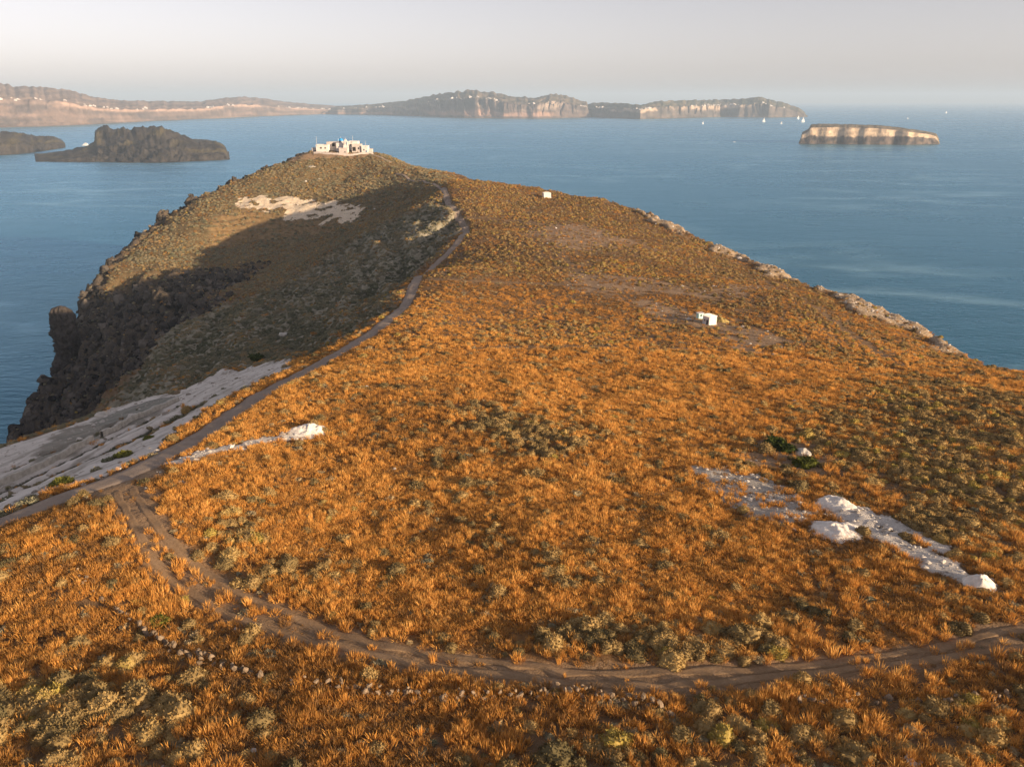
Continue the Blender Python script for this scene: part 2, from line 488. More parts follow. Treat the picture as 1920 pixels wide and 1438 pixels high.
w_terr = soft(Z_TERR, 6, 6, 15)
w_out = np.zeros_like(GX)
for p in Z_OUTCROP: w_out = np.maximum(w_out, soft(p, 2.0, 4.0, 9))
d_rl, _ = ldist(hits([(1195,398),(1280,437),(1400,489),(1480,524),(1560,551),(1640,585),(1720,620),(1785,660)]), GX, GY)
w_out = np.maximum(w_out, 0.95 * sstep(2.6, 0.9, d_rl + 4.2 * fbm(GX / 15, GY / 15, 3) + 0.7))
w_bare = np.maximum.reduce([0.55 * sstep(1.6, 0.9, np.minimum(d_ra, d_rb) + 0.5 * fbm(GX / 3, GY / 3, 2)), 0.6 * soft(Z_TRACKBARE, 0.8, 0.9, 3), 0.9 * soft(Z_JUNC, 1.2, 1.5, 5), 0.7 * soft(Z_BARE1, 8, 6, 20), 0.65 * soft(Z_BARE2, 7, 6, 18), 0.75 * soft(Z_HUT, 3, 3, 9), 0.9 * soft(Z_TOP, 2, 3, 8), 0.8 * soft(Z_GREENBARE, 1.5, 1.5, 5)])
w_grey = np.maximum(soft(Z_GREY, 1.0, 0.8, 5), 0.55 * soft(Z_BANK, 1.5, 1.5, 6))
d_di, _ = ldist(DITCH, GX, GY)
w_ditch_shade = sstep(1.7, 0.6, d_di + 0.9 * fbm(GX / 2.5, GY / 2.5, 3))
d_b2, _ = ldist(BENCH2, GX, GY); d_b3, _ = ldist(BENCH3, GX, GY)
w_ditch_shade = np.maximum.reduce([w_ditch_shade, 0.95 * sstep(1.3, 0.5, d_b2 + 0.5 * fbm(GX / 2.1, GY / 2.1, 3)), 0.9 * sstep(1.2, 0.4, d_b3 + 0.6 * fbm(GX / 2.3 + 3, GY / 2.3, 3))])  # BENCH2: dark scrub strip, also painted shade on the bench wall's near side
w_orange = soft(Z_ORANGE, 4, 5, 18)

# relief
Z = Zs.copy()
Z += (0.22 * fbm(GX / 14, GY / 14, 4) + 0.10 * fbm(GX / 2.4, GY / 2.4, 3)) * (1 - w_road) * (1 - cliff)
Z += w_rav * (4.0 * (ridged(GX / 26 + 0.35 * GY / 26, GY / 60, 3) - 0.6) + 0.9 * fbm(GX / 6, GY / 6, 4))
gul = sstep(95, 15, np.hypot(GX + 45, GY - 350)) * w_rav
Z += gul * 6.5 * (ridged((GX * 0.8 - GY * 0.6) / 17, (GX * 0.6 + GY * 0.8) / 80, 3) - 0.7)
st2 = 4.2
zr = Zs + 1.6 * noise(GX / 22 + 7, GY / 22)
Z += w_rav * 0.7 * ((np.floor(zr / st2) + sstep(0.45, 1.0, zr / st2 - np.floor(zr / st2))) * st2 - zr)
hill = sstep(335, 385, GY + 0.3 * GX + 40) * sstep(-25, -60, GX) * (1 - cliff)
Z += hill * sstep(430, 480, GY + 0.3 * GX + 40) * (1.0 * fbm(GX / 18, GY / 18, 4) + 0.25 * fbm(GX / 3.5, GY / 3.5, 2))
st = 2.6
zt = Zs + 0.8 * noise(GX / 25, GY / 25)
stepz = (np.floor(zt / st) + sstep(0.55, 1.0, zt / st - np.floor(zt / st))) * st
Z += w_terr * (stepz - zt) * 0.85
Z += w_white * (0.9 * ridged(GX / 16, GY / 40, 3) - 0.8)
cl = cliff * sstep(10, -6, -Zs * 0 + 0) if False else cliff
leftmask = sstep(-60, -110, GX)
Z += cl * (leftmask * (8.0 * (ridged(GX / 34, GY / 34, 4) - 0.75) + 5.0 * (ridged(GX / 12 + 4, GY / 12, 4) - 0.7) + 4.2 * fbm(GX / 6, GY / 6, 4)) + (1 - leftmask) * (1.6 * (ridged(GX / 14, GY / 14, 4) - 0.7) + 0.8 * fbm(GX / 4, GY / 4, 3)))
# rocky ledge between the slope of the chapel hill and the dark cliff
d_led, _ = ldist(hits([(185,520),(230,528),(270,560),(285,585),(330,590)]), GX, GY)
Z += -5.0 * sstep(9, 0, d_led) * (0.6 + 0.8 * np.abs(noise(GX / 9, GY / 9)))
Z += w_out * (0.9 + 1.1 * ridged(GX / 6, GY / 6, 3))
Z -= 0.18 * sstep(2.6, 1.9, d_road)
Z -= 0.14 * w_rut
Z += (0.22 * w_sl + 0.22 * w_su + 0.25 * w_sd) * (0.7 + 0.6 * ridged(GX / 1.7, GY / 1.7, 3)) + 0.5 * soft(Z_SCRUBPUM, 2.0, 1.0, 3)
Z -= 0.9 * w_ditch_shade
Z += w_cut * (0.14 * fbm(GX / 5, GY / 5, 3) + 0.02 * ridged(GX / 1.9, GY / 1.9, 3))
nearband = sstep(1.4, 0.2, ldist(WALL, GX, GY)[0])
Z += 0.15 * nearband
# sideways roughness of the cliffs
PX = GX + cl * leftmask * 2.6 * fbm(Z / 7 + 3, GY / 8, 3)
PY = GY + cl * leftmask * 2.2 * fbm(GX / 8 + 9, Z / 6, 3)

w_holl = np.clip((Zs - Z) / 2.5, -1, 1) * w_rav
def gz(x, y): return _bil(Z, gx, gy, x, y)
def gf(F, x, y): return _bil(F, gx, gy, x, y)

# ---- ground material
BENCH_ANG = math.atan2(BENCH[-1][1] - BENCH[0][1], BENCH[-1][0] - BENCH[0][0])
def ground_material():
    m, nt, b, out = new_mat('hillside_soil')
    L = nt.links
    p = pos(nt)
    n_big = noise_node(nt, 0.03, 5, 0.6, p)
    n_mid = noise_node(nt, 0.35, 6, 0.65, p)
    n_fine = noise_node(nt, 2.6, 6, 0.7, p)
    soil = ramp(nt, n_mid, [(0.25, (0.12, 0.075, 0.038)), (0.5, (0.20, 0.125, 0.065)), (0.8, (0.30, 0.195, 0.105))])
    soil = mix(nt, mth(nt, 'MULTIPLY', n_big, 0.5), soil, (0.17, 0.10, 0.045))
    litter = ramp(nt, n_fine, [(0.3, (0.17, 0.078, 0.024)), (0.7, (0.38, 0.19, 0.06))])
    col = mix(nt, mth(nt, 'MULTIPLY', attr(nt, 'w_orange').outputs['Fac'], 0.75), soil, litter)
    rav = ramp(nt, n_mid, [(0.3, (0.16, 0.15, 0.10)), (0.55, (0.29, 0.255, 0.18)), (0.8, (0.43, 0.37, 0.28))])
    hs = ramp(nt, n_mid, [(0.3, (0.11, 0.085, 0.042)), (0.6, (0.19, 0.14, 0.07)), (0.8, (0.27, 0.195, 0.105))])
    col = mix(nt, mth(nt, 'MULTIPLY', attr(nt, 'w_hill').outputs['Fac'], 0.85), col, hs)
    col = mix(nt, attr(nt, 'w_rav').outputs['Fac'], col, rav)
    def ragged(name, k=0.7):
        f = mth(nt, 'ADD', attr(nt, name).outputs['Fac'], mth(nt, 'MULTIPLY_ADD', n_fine, k, -0.5 * k))
        mr = N(nt, 'ShaderNodeMapRange', interpolation_type='SMOOTHSTEP')
        mr.inputs['From Min'].default_value = 0.35; mr.inputs['From Max'].default_value = 0.65
        L.new(f, mr.inputs['Value'])
        return mr.outputs[0]
    bare = ramp(nt, n_mid, [(0.3, (0.24, 0.155, 0.09)), (0.7, (0.37, 0.245, 0.145))])
    col = mix(nt, mth(nt, 'MULTIPLY', ragged('w_bare', 0.5), 0.85), col, bare)
    rk = ramp(nt, n_fine, [(0.3, (0.022, 0.019, 0.017)), (0.52, (0.075, 0.062, 0.052)), (0.75, (0.20, 0.165, 0.135))])
    rk = mix(nt, ramp(nt, n_mid, [(0.45, (0, 0, 0)), (0.62, (0.6, 0.6, 0.6))]), rk, (0.145, 0.105, 0.062))
    col = mix(nt, ragged('w_rock', 0.5), col, rk)
    crop = ramp(nt, n_fine, [(0.3, (0.22, 0.15, 0.085)), (0.7, (0.50, 0.37, 0.24))])
    col = mix(nt, ragged('w_out', 0.9), col, crop)
    terr = ramp(nt, n_mid, [(0.3, (0.20, 0.12, 0.05)), (0.7, (0.34, 0.22, 0.11))])
    col = mix(nt, mth(nt, 'MULTIPLY', attr(nt, 'w_terr').outputs['Fac'], 0.6), col, terr)
    pum = ramp(nt, n_mid, [(0.2, (0.44, 0.39, 0.335)), (0.5, (0.60, 0.54, 0.47)), (0.8, (0.72, 0.66, 0.585))])
    col = mix(nt, ragged('w_pum', 0.5), col, pum)
    cream = ramp(nt, n_mid, [(0.25, (0.56, 0.43, 0.29)), (0.7, (0.80, 0.66, 0.48))])
    col = mix(nt, ragged('w_white', 0.5), col, cream)
    # beds of the cut benches: streaks that follow the slope of the excavation
    smap = N(nt, 'ShaderNodeMapping'); smap.inputs['Rotation'].default_value = (0, 0, -BENCH_ANG); smap.inputs['Scale'].default_value = (0.022, 0.42, 0.42)
    vr = N(nt, 'ShaderNodeVectorRotate', rotation_type='Z_AXIS'); vr.inputs['Angle'].default_value = -BENCH_ANG
    smap.inputs['Rotation'].default_value = (0, 0, 0)
    L.new(p, vr.inputs['Vector']); L.new(vr.outputs[0], smap.inputs['Vector'])
    sn = noise_node(nt, 1.0, 5, 0.65, smap.outputs[0])
    bed = ramp(nt, sn, [(0.40, (0, 0, 0)), (0.50, (1, 1, 1))])
    bedc = ramp(nt, n_fine, [(0.3, (0.16, 0.135, 0.10)), (0.7, (0.33, 0.285, 0.225))])
    col = mix(nt, mth(nt, 'MULTIPLY', attr(nt, 'w_cut').outputs['Fac'], mth(nt, 'SUBTRACT', 0.7, mth(nt, 'MULTIPLY', bed, 0.7))), col, bedc)
    scrc = ramp(nt, n_fine, [(0.3, (0.20, 0.165, 0.125)), (0.7, (0.46, 0.41, 0.345))])
    col = mix(nt, mth(nt, 'MULTIPLY', attr(nt, 'w_scr').outputs['Fac'], 0.7), col, scrc)
    grey = ramp(nt, n_mid, [(0.3, (0.16, 0.15, 0.12)), (0.7, (0.30, 0.28, 0.23))])
    col = mix(nt, ragged('w_grey', 0.5), col, grey)
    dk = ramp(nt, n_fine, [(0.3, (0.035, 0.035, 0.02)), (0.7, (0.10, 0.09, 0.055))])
    col = mix(nt, ragged('w_ditch_shade', 0.7), col, dk)
    L.new(col, b.inputs['Base Color'])
    hsum = mth(nt, 'ADD', n_fine, mth(nt, 'MULTIPLY', n_mid, 2.0))
    bump(nt, hsum, 0.9, 0.35, b)
    bmp = [q for q in nt.nodes if q.bl_idname == 'ShaderNodeBump'][0]
    L.new(mth(nt, 'MULTIPLY_ADD', attr(nt, 'w_cut').outputs['Fac'], -0.72, 0.9), bmp.inputs['Strength'])
    return m
w_pum = np.clip(np.maximum.reduce([w_cut * 0.95, w_sl, w_su, w_sd, 0.95 * w_scr, w_white]), 0, 1)
w_pum *= 1 - 0.9 * w_grey
w_rock = np.clip(cliff * (0.55 + 0.45 * leftmask) * (1 - 0.75 * w_out), 0, 1)
terrain = grid_mesh('hillside', np.stack([PX, PY, Z], -1), ground_material(),
    attrs=dict(w_orange=w_orange, w_rav=w_rav, w_bare=w_bare, w_rock=w_rock, w_out=w_out, w_terr=w_terr, w_pum=w_pum, w_grey=w_grey, w_ditch_shade=w_ditch_shade, w_cut=w_cut, w_scr=w_scr, w_hill=hill, w_white=w_white))
tag(terrain, 'dry orange-brown headland falling in cliffs to the sea', kind='structure')

# ================================================================== SEA
def sea_material():
    m, nt, b, out = new_mat('sea_water')
    L = nt.links
    p = pos(nt)
    mp = N(nt, 'ShaderNodeMapping')
    mp.inputs['Rotation'].default_value = (0, 0, R(25))
    mp.inputs['Scale'].default_value = (1.0, 2.4, 1.0)
    L.new(p, mp.inputs['Vector'])
    big = noise_node(nt, 0.0011, 5, 0.6, mp.outputs[0])
    mid = noise_node(nt, 0.012, 4, 0.6, mp.outputs[0])
    wav = noise_node(nt, 0.10, 6, 0.65, mp.outputs[0])
    col = ramp(nt, big, [(0.3, (0.003, 0.062, 0.100)), (0.7, (0.006, 0.080, 0.122))])
    # thin pale current lines wandering over the surface
    cmap = N(nt, 'ShaderNodeMapping'); cmap.inputs['Rotation'].default_value = (0, 0, R(-38)); cmap.inputs['Scale'].default_value = (1.0, 2.2, 1.0)
    L.new(p, cmap.inputs['Vector'])
    cn = noise_node(nt, 0.0021, 3, 0.45, cmap.outputs[0])
    line_ = mth(nt, 'SUBTRACT', 1.0, mth(nt, 'MULTIPLY', mth(nt, 'ABSOLUTE', mth(nt, 'SUBTRACT', cn, 0.5)), 20.0), clamp=True)
    where = ramp(nt, noise_node(nt, 0.0016, 2, 0.5, p), [(0.42, (0, 0, 0)), (0.55, (1, 1, 1))])
    brk = ramp(nt, mid, [(0.35, (0, 0, 0)), (0.6, (1, 1, 1))])
    lf = mth(nt, 'MULTIPLY', mth(nt, 'MULTIPLY', line_, where), mth(nt, 'MULTIPLY', brk, 0.8))
    col = mix(nt, lf, col, (0.20, 0.34, 0.39))
    b.inputs['Specular IOR Level'].default_value = 0.0
    L.new(col, b.inputs['Base Color'])
    gl_ = N(nt, 'ShaderNodeBsdfGlossy'); gl_.inputs['Color'].default_value = (0.42, 0.71, 0.91, 1)
    # calm slicks and ruffled water differ in roughness only
    rr = N(nt, 'ShaderNodeMapRange')
    rr.inputs['From Min'].default_value = 0.35; rr.inputs['From Max'].default_value = 0.65
    rr.inputs['To Min'].default_value = 0.20; rr.inputs['To Max'].default_value = 0.38
    L.new(mth(nt, 'ADD', mth(nt, 'MULTIPLY', big, 0.75), mth(nt, 'MULTIPLY', mid, 0.25)), rr.inputs['Value'])
    L.new(rr.outputs[0], gl_.inputs['Roughness'])
    h = mth(nt, 'ADD', mth(nt, 'MULTIPLY', wav, 1.0), mth(nt, 'MULTIPLY', mid, 1.5))
    bn = N(nt, 'ShaderNodeBump'); bn.inputs['Strength'].default_value = 0.5; bn.inputs['Distance'].default_value = 2.2
    L.new(h, bn.inputs['Height']); L.new(bn.outputs[0], gl_.inputs['Normal']); L.new(bn.outputs[0], b.inputs['Normal'])
    fr = N(nt, 'ShaderNodeFresnel'); fr.inputs['IOR'].default_value = 1.33
    L.new(bn.outputs[0], fr.inputs['Normal'])
    ms = N(nt, 'ShaderNodeMixShader')
    L.new(fr.outputs[0], ms.inputs[0]); L.new(b.outputs[0], ms.inputs[1]); L.new(gl_.outputs[0], ms.inputs[2])
    L.new(ms.outputs[0], out.inputs['Surface'])
    return m
sx = np.array([-39000, -12000, -4000, -1500, -500, 0, 500, 1500, 4000, 12000, 39000.])
sy = np.array([-39000, -8000, -1000, 0, 500, 1500, 4000, 9000, 18000, 39000.])
SX, SY = np.meshgrid(sx, sy)
sea = grid_mesh('sea', np.stack([SX, SY, np.zeros_like(SX)], -1), sea_material())
tag(sea, 'calm blue-green sea around the headland', kind='structure')

# ================================================================== FAR LAND
def island_material(name):
    m, nt, b, out = new_mat(name)
    a = attr(nt, 'rock_col').outputs['Color']
    f = noise_node(nt, 0.02, 6, 0.7, pos(nt))
    g = ramp(nt, f, [(0.25, (0.55, 0.55, 0.55)), (0.75, (1.35, 1.35, 1.35))])
    nt.links.new(mix(nt, 1.0, a, g, 'MULTIPLY'), b.inputs['Base Color'])
    bump(nt, f, 0.7, 14.0, b)
    return m
ISLAND_MAT = island_material('volcanic_island_rock')
ISL = {}
def build_island(name, label, prof, base, depth, crest=0.35, cliff_frac=0.75, cliff_w=0.5, gully=0.35, gscale=60, seed=0, nx=420, ny=70, colf=None, back=0.0, rough=1.0, steep=1.0, jag=0.07):
    """prof: (photo x, crest height in photo px) along the shore; base: (photo x, shoreline photo y)"""
    prof = np.array(prof, float); base = np.array(base, float)
    px = np.linspace(prof[0, 0], prof[-1, 0], nx)
    by = np.interp(px, base[:, 0], base[:, 1])
    sh = np.array([at_sea(a, c) for a, c in zip(px, by)])
    t = np.array([(-CAM_H) / sight(a, c)[2] for a, c in zip(px, by)])
    Hh = np.interp(px, prof[:, 0], prof[:, 1]) / FPX * t
    Hh = Hh * (1 + jag * fbm(px / 9 + seed * 5, px * 0 + seed, 3))
    k = np.ones(5) / 5
    Hh = np.convolve(np.pad(Hh, 2, 'edge'), k, 'valid')
    s = np.concatenate([[0], np.cumsum(np.linalg.norm(np.diff(sh[:, :2], axis=0), axis=1))])
    out = sh[:, :2] / np.linalg.norm(sh[:, :2], axis=1)[:, None]
    v = np.concatenate([0.3 * np.linspace(0, 1, ny * 2 // 3, endpoint=False) ** 1.8, np.linspace(0.3, 1, ny - ny * 2 // 3)])
    V, S = np.meshgrid(v, s, indexing='ij')
    HH = np.broadcast_to(Hh, V.shape)
    dm = V * depth
    gl = ridged(S / gscale + seed * 7.7 + 0.5 * noise(S / (gscale * 4), dm / (gscale * 2)) + 0.25 * dm / gscale, dm / (gscale * 2.2) + seed, 4)        # buttresses and gullies
    push = (gl - 0.6) * gully * HH * sstep(0, 0.05, V)
    cw = cliff_w * HH * (1.0 + steep * 0.9 * noise(S / (gscale * 6) + seed * 2.1, 0 * S + 0.5)) + 1
    push = push * (0.55 + 0.9 * np.clip(0.5 + noise(S / (gscale * 3.3) + 5, 0 * S + seed), 0, 1))
    q = np.clip((dm - push * 0.8 * sstep(0, 0.1, V) + 0.0) / cw, 0, 1)
    f1 = cliff_frac * (0.35 * q + 0.65 * sstep(0.05, 0.95, q))
    r = np.clip((dm - cw) / (crest * depth), 0, 1)
    f2 = (1 - cliff_frac) * sstep(0, 1, r)
    fall = 1 - sstep(crest + 0.25, 1.0, V) * (1 - back)
    edge = sstep(0, 0.02, (S - s[0]) / s[-1]) * sstep(0, 0.02, (s[-1] - S) / s[-1])
    Zi = HH * (f1 + f2) * fall * edge
    Zi = Zi + rough * HH * 0.05 * fbm(S / gscale * 1.7 + 3, dm / gscale * 1.7 + seed, 4) * sstep(0.02, 0.2, q)
    Zi = np.where(V >= 0.999, -8, Zi)
    Zi[0, :] = -8
    Zi[:, 0] = np.minimum(Zi[:, 0], -4); Zi[:, -1] = np.minimum(Zi[:, -1], -4)
    wob = gscale * 0.25 * fbm(S / (gscale * 1.5) + seed * 3, np.zeros_like(S) + seed, 3)
    Xi = sh[:, 0] + out[:, 0] * (dm + wob); Yi = sh[:, 1] + out[:, 1] * (dm + wob)
    rel = Zi / np.maximum(HH, 1)
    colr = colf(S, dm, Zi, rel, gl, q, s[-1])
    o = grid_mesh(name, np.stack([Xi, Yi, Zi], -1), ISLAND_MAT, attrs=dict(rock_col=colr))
    # keep outward faces up
    tag(o, label, kind='structure')
    ISL[label] = (px, Xi, Yi, Zi, HH)
    return o
def lerp3(a, b, t): return np.asarray(a) * (1 - t[..., None]) + np.asarray(b) * t[..., None]
def strata(S, rel, seed, k=1.0):
    return np.clip(0.5 + 0.7 * noise(S / 1400 + seed, rel * 7 * k + 0.35 * noise(S / 220, rel * 3) + seed) + 0.35 * noise(S / 500, rel * 19 * k + seed), 0, 1)
def blot(S, rel, size, seed):
    return np.clip(0.5 + 0.9 * fbm(S / size + seed, rel * 2.2 + 0.4 * S / size, 4), 0, 1)
def col_big(S, dm, Z, rel, gl, q, L):
    c = lerp3((0.085, 0.072, 0.066), (0.22, 0.16, 0.13), strata(S, rel, 1) * 0.5 + 0.5 * blot(S, rel, 170, 3))
    low = sstep(0.05, 0.12, rel) * sstep(0.33, 0.22, rel + 0.08 * noise(S / 130, rel)) * sstep(0.45, 0.65, blot(S, rel * 0.2, 900, 5))
    c = lerp3(c, c * 0 + np.array((0.46, 0.29, 0.21)), low * 0.85)
    pale = sstep(0.58, 0.82, blot(S, rel, 240, 9)) * sstep(0.25, 0.5, rel)
    c = lerp3(c, c * 0 + np.array((0.44, 0.34, 0.26)), pale * 0.75)
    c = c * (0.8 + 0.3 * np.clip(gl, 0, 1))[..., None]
    topc = lerp3((0.10, 0.085, 0.06), (0.20, 0.15, 0.10), np.clip(0.5 + noise(S / 120, dm / 120), 0, 1))
    return lerp3(c, topc, sstep(0.85, 1.0, q))
def col_low(S, dm, Z, rel, gl, q, L):
    c = lerp3((0.075, 0.07, 0.065), (0.20, 0.155, 0.125), strata(S, rel, 4) * 0.4 + 0.6 * blot(S, rel, 150, 7))
    lay = sstep(0.40, 0.52, rel + 0.10 * noise(S / 110, rel)) * sstep(0.5, 0.66, blot(S, rel * 0.3, 650, 2)) * (q < 1)
    c = lerp3(c, c * 0 + np.array((0.58, 0.44, 0.32)), lay * 0.9)
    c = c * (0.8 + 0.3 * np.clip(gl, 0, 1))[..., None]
    topc = lerp3((0.075, 0.078, 0.055), (0.16, 0.13, 0.085), np.clip(0.5 + noise(S / 120, dm / 120), 0, 1))
    return lerp3(c, topc, sstep(0.85, 1.0, q))
def col_wall(S, dm, Z, rel, gl, q, L):
    c = lerp3((0.10, 0.08, 0.07), (0.27, 0.185, 0.145), strata(S, rel, 8, 1.3) * 0.7 + 0.3 * blot(S, rel, 500, 4))
    cream = sstep(0.47, 0.54, rel + 0.03 * noise(S / 400, 0 * S)) * sstep(0.66, 0.60, rel + 0.04 * noise(S / 250, 0 * S))
    c = lerp3(c, c * 0 + np.array((0.52, 0.35, 0.26)), cream * 0.85)
    dk = sstep(0.62, 0.8, blot(S, rel, 700, 12))
    c = lerp3(c, c * 0 + np.array((0.085, 0.075, 0.075)), dk * 0.6)
    topc = lerp3((0.19, 0.14, 0.115), (0.32, 0.225, 0.17), np.clip(0.5 + noise(S / 300, dm / 300), 0, 1))
    return lerp3(c, topc, sstep(0.95, 1.0, q))
def col_dark(S, dm, Z, rel, gl, q, L):
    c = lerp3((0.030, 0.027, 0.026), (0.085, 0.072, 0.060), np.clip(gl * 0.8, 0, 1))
    olive = sstep(0.0, 0.5, noise(S / 70, dm / 70)) * sstep(0.3, 0.6, rel)
    return lerp3(c, c * 0 + np.array((0.10, 0.082, 0.045)), olive * 0.8)
def col_white(S, dm, Z, rel, gl, q, L):
    c = lerp3((0.055, 0.047, 0.043), (0.17, 0.13, 0.105), np.clip(0.5 + 0.8 * fbm(S / 22 + 3, rel * 3, 4), 0, 1))
    lim = 0.50 + 0.05 * noise(S / 30, 0 * S) + 0.05 * noise(S / 9, rel) - 0.10 * np.sin(S / L * 5.0)
    up = sstep(lim - 0.03, lim + 0.03, rel)
    c = lerp3(c, lerp3((0.44, 0.33, 0.23), (0.66, 0.50, 0.34), np.clip(0.5 + fbm(S / 30, rel * 6, 3), 0, 1)), up)
    topc = lerp3((0.13, 0.105, 0.07), (0.22, 0.17, 0.11), np.clip(0.5 + noise(S / 40, dm / 40), 0, 1))
    return lerp3(c, topc, sstep(0.97, 1.0, q))

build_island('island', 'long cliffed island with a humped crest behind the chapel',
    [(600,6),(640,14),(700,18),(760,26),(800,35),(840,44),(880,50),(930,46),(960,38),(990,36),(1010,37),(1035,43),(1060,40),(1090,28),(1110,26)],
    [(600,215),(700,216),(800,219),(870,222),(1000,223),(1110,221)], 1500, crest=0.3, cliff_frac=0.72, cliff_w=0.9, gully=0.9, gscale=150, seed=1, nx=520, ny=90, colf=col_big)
build_island('island', 'low far island end with pale cliffs and scattered white houses',
    [(1085,20),(1120,26),(1170,26),(1200,24),(1230,30),(1280,31),(1330,30),(1370,31),(1400,33),(1422,36),(1445,30),(1470,24),(1495,16),(1515,3)],
    [(1085,220),(1200,224),(1240,223),(1350,220),(1440,221),(1515,220)], 1100, crest=0.25, cliff_frac=0.7, cliff_w=1.0, gully=0.85, gscale=120, seed=4, nx=420, ny=80, colf=col_low)
build_island('caldera_wall', 'pinkish layered cliff coast fading in the haze at left',
    [(-260,90),(-100,88),(0,86),(40,76),(100,72),(150,62),(185,47),(230,38),(300,33),(380,29),(420,34),(455,36),(490,32),(530,24),(590,16),(640,12),(700,8),(760,3)],
    [(-260,250),(0,240),(150,235),(300,227),(500,218),(600,215),(760,213)], 2600, crest=0.55, cliff_frac=0.62, cliff_w=0.7, gully=0.5, gscale=210, seed=2, nx=640, ny=100, colf=col_wall)
build_island('island', 'flat-topped rocky island with cream upper cliff band',
    [(1497,6),(1500,18),(1512,24),(1516,33),(1530,34),(1580,34),(1640,33),(1690,28),(1730,22),(1752,17),(1757,10),(1762,1)],
    [(1497,270),(1580,271),(1700,272),(1762,271)], 190, crest=0.5, cliff_frac=0.88, cliff_w=0.20, gully=0.03, gscale=70, seed=6, nx=420, ny=100, colf=col_white, rough=0.3, steep=0.0, jag=0.02)
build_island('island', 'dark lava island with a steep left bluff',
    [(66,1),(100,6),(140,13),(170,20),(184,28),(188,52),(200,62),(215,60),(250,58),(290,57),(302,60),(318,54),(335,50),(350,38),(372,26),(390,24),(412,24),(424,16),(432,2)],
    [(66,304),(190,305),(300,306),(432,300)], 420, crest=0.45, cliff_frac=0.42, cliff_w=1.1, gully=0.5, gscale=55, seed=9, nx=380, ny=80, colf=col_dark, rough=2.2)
build_island('islet', 'thin dark spit of lava behind the dark island',
    [(340,2),(362,8),(385,7),(402,4),(409,1)], [(340,272),(409,271)], 160, crest=0.4, cliff_frac=0.5, cliff_w=1.5, gscale=30, seed=12, nx=90, ny=30, colf=col_dark)
build_island('islet', 'low dark lava point at the left picture edge',
    [(-140,34),(-40,37),(0,37),(40,34),(70,24),(105,18),(118,10),(124,2)], [(-140,297),(0,292),(60,287),(124,277)], 380, crest=0.4, cliff_frac=0.5, cliff_w=1.2, gully=0.5, gscale=50, seed=15, nx=200, ny=60, colf=col_dark, rough=1.6)

# ================================================================== ROADS AND TRACKS
def road_material(name, c0, c1, c2):
    m, nt, b, out = new_mat(name)
    p = pos(nt)
    f = noise_node(nt, 0.5, 6, 0.65, p); g = noise_node(nt, 5.0, 5, 0.7, p)
    c = ramp(nt, f, [(0.25, c0), (0.5, c1), (0.8, c2)])
    c = mix(nt, 0.35, c, ramp(nt, g, [(0.3, c0), (0.7, c2)]))
    nt.links.new(c, b.inputs['Base Color'])
    bump(nt, g, 0.7, 0.08, b)
    return m
ROAD_MAT = road_material('compacted_dust', (0.19, 0.145, 0.11), (0.28, 0.215, 0.165), (0.38, 0.30, 0.235))
TRACK_MAT = road_material('track_soil', (0.16, 0.098, 0.05), (0.25, 0.158, 0.085), (0.36, 0.24, 0.14))
def strip(line, width, lift, name, mat, edge_j=0.25, nw=7, flat=0.6):
    """a ribbon of ground along a line, with a slightly uneven edge, dipping under the soil at both sides"""
    l = np.asarray(line)[:, :2]
    tg = np.gradient(l, axis=0); tg /= np.linalg.norm(tg, axis=1)[:, None] + 1e-9
    nr = np.stack([-tg[:, 1], tg[:, 0]], 1)
    u = np.linspace(-1, 1, nw)
    s = np.arange(len(l))
    jl = 1 + edge_j * noise(s * 0.31, 0 * s + 1.5); jr = 1 + edge_j * noise(s * 0.27, 0 * s + 8.5)
    W = np.where(u[None, :] < 0, jl[:, None], jr[:, None]) * width / 2
    X = l[:, None, 0] + nr[:, None, 0] * u * W; Y = l[:, None, 1] + nr[:, None, 1] * u * W
    zc = gz(X, Y)
    zm = gz(l[:, 0], l[:, 1])[:, None]
    zz = zc * (1 - flat) + zm * flat + lift - 0.25 * (np.abs(u)[None, :] > 0.99) + 0.05 * fbm(X / 1.5, Y / 1.5, 2)
    zz = np.maximum(zz, np.where(np.abs(u)[None, :] > 0.99, -1e9, zc + 0.02))
    return np.stack([X, Y, zz], -1)
tag(grid_mesh('dirt_road', strip(ROAD, 3.6, 0.14, 'dirt_road', ROAD_MAT), ROAD_MAT), 'grey dirt road running along the ridge to the saddle', kind='structure')
for nm, ln, w, lb in (('footpath', PATH1, 2.2, 'pale path climbing left from the saddle'), ('footpath', PATH2, 2.2, 'pale path below the right end of the chapel')):
    tag(grid_mesh(nm, strip(ln, w, 0.35, nm, ROAD_MAT), ROAD_MAT), lb, kind='structure')
for ln, lb in ((RUT_A, 'nearer wheel rut of the dirt track'), (RUT_B, 'farther wheel rut of the dirt track')):
    tag(grid_mesh('dirt_track', strip(ln, 1.05, 0.09, 'dirt_track', TRACK_MAT, 0.7, 7, 0.3), TRACK_MAT), lb, kind='structure')

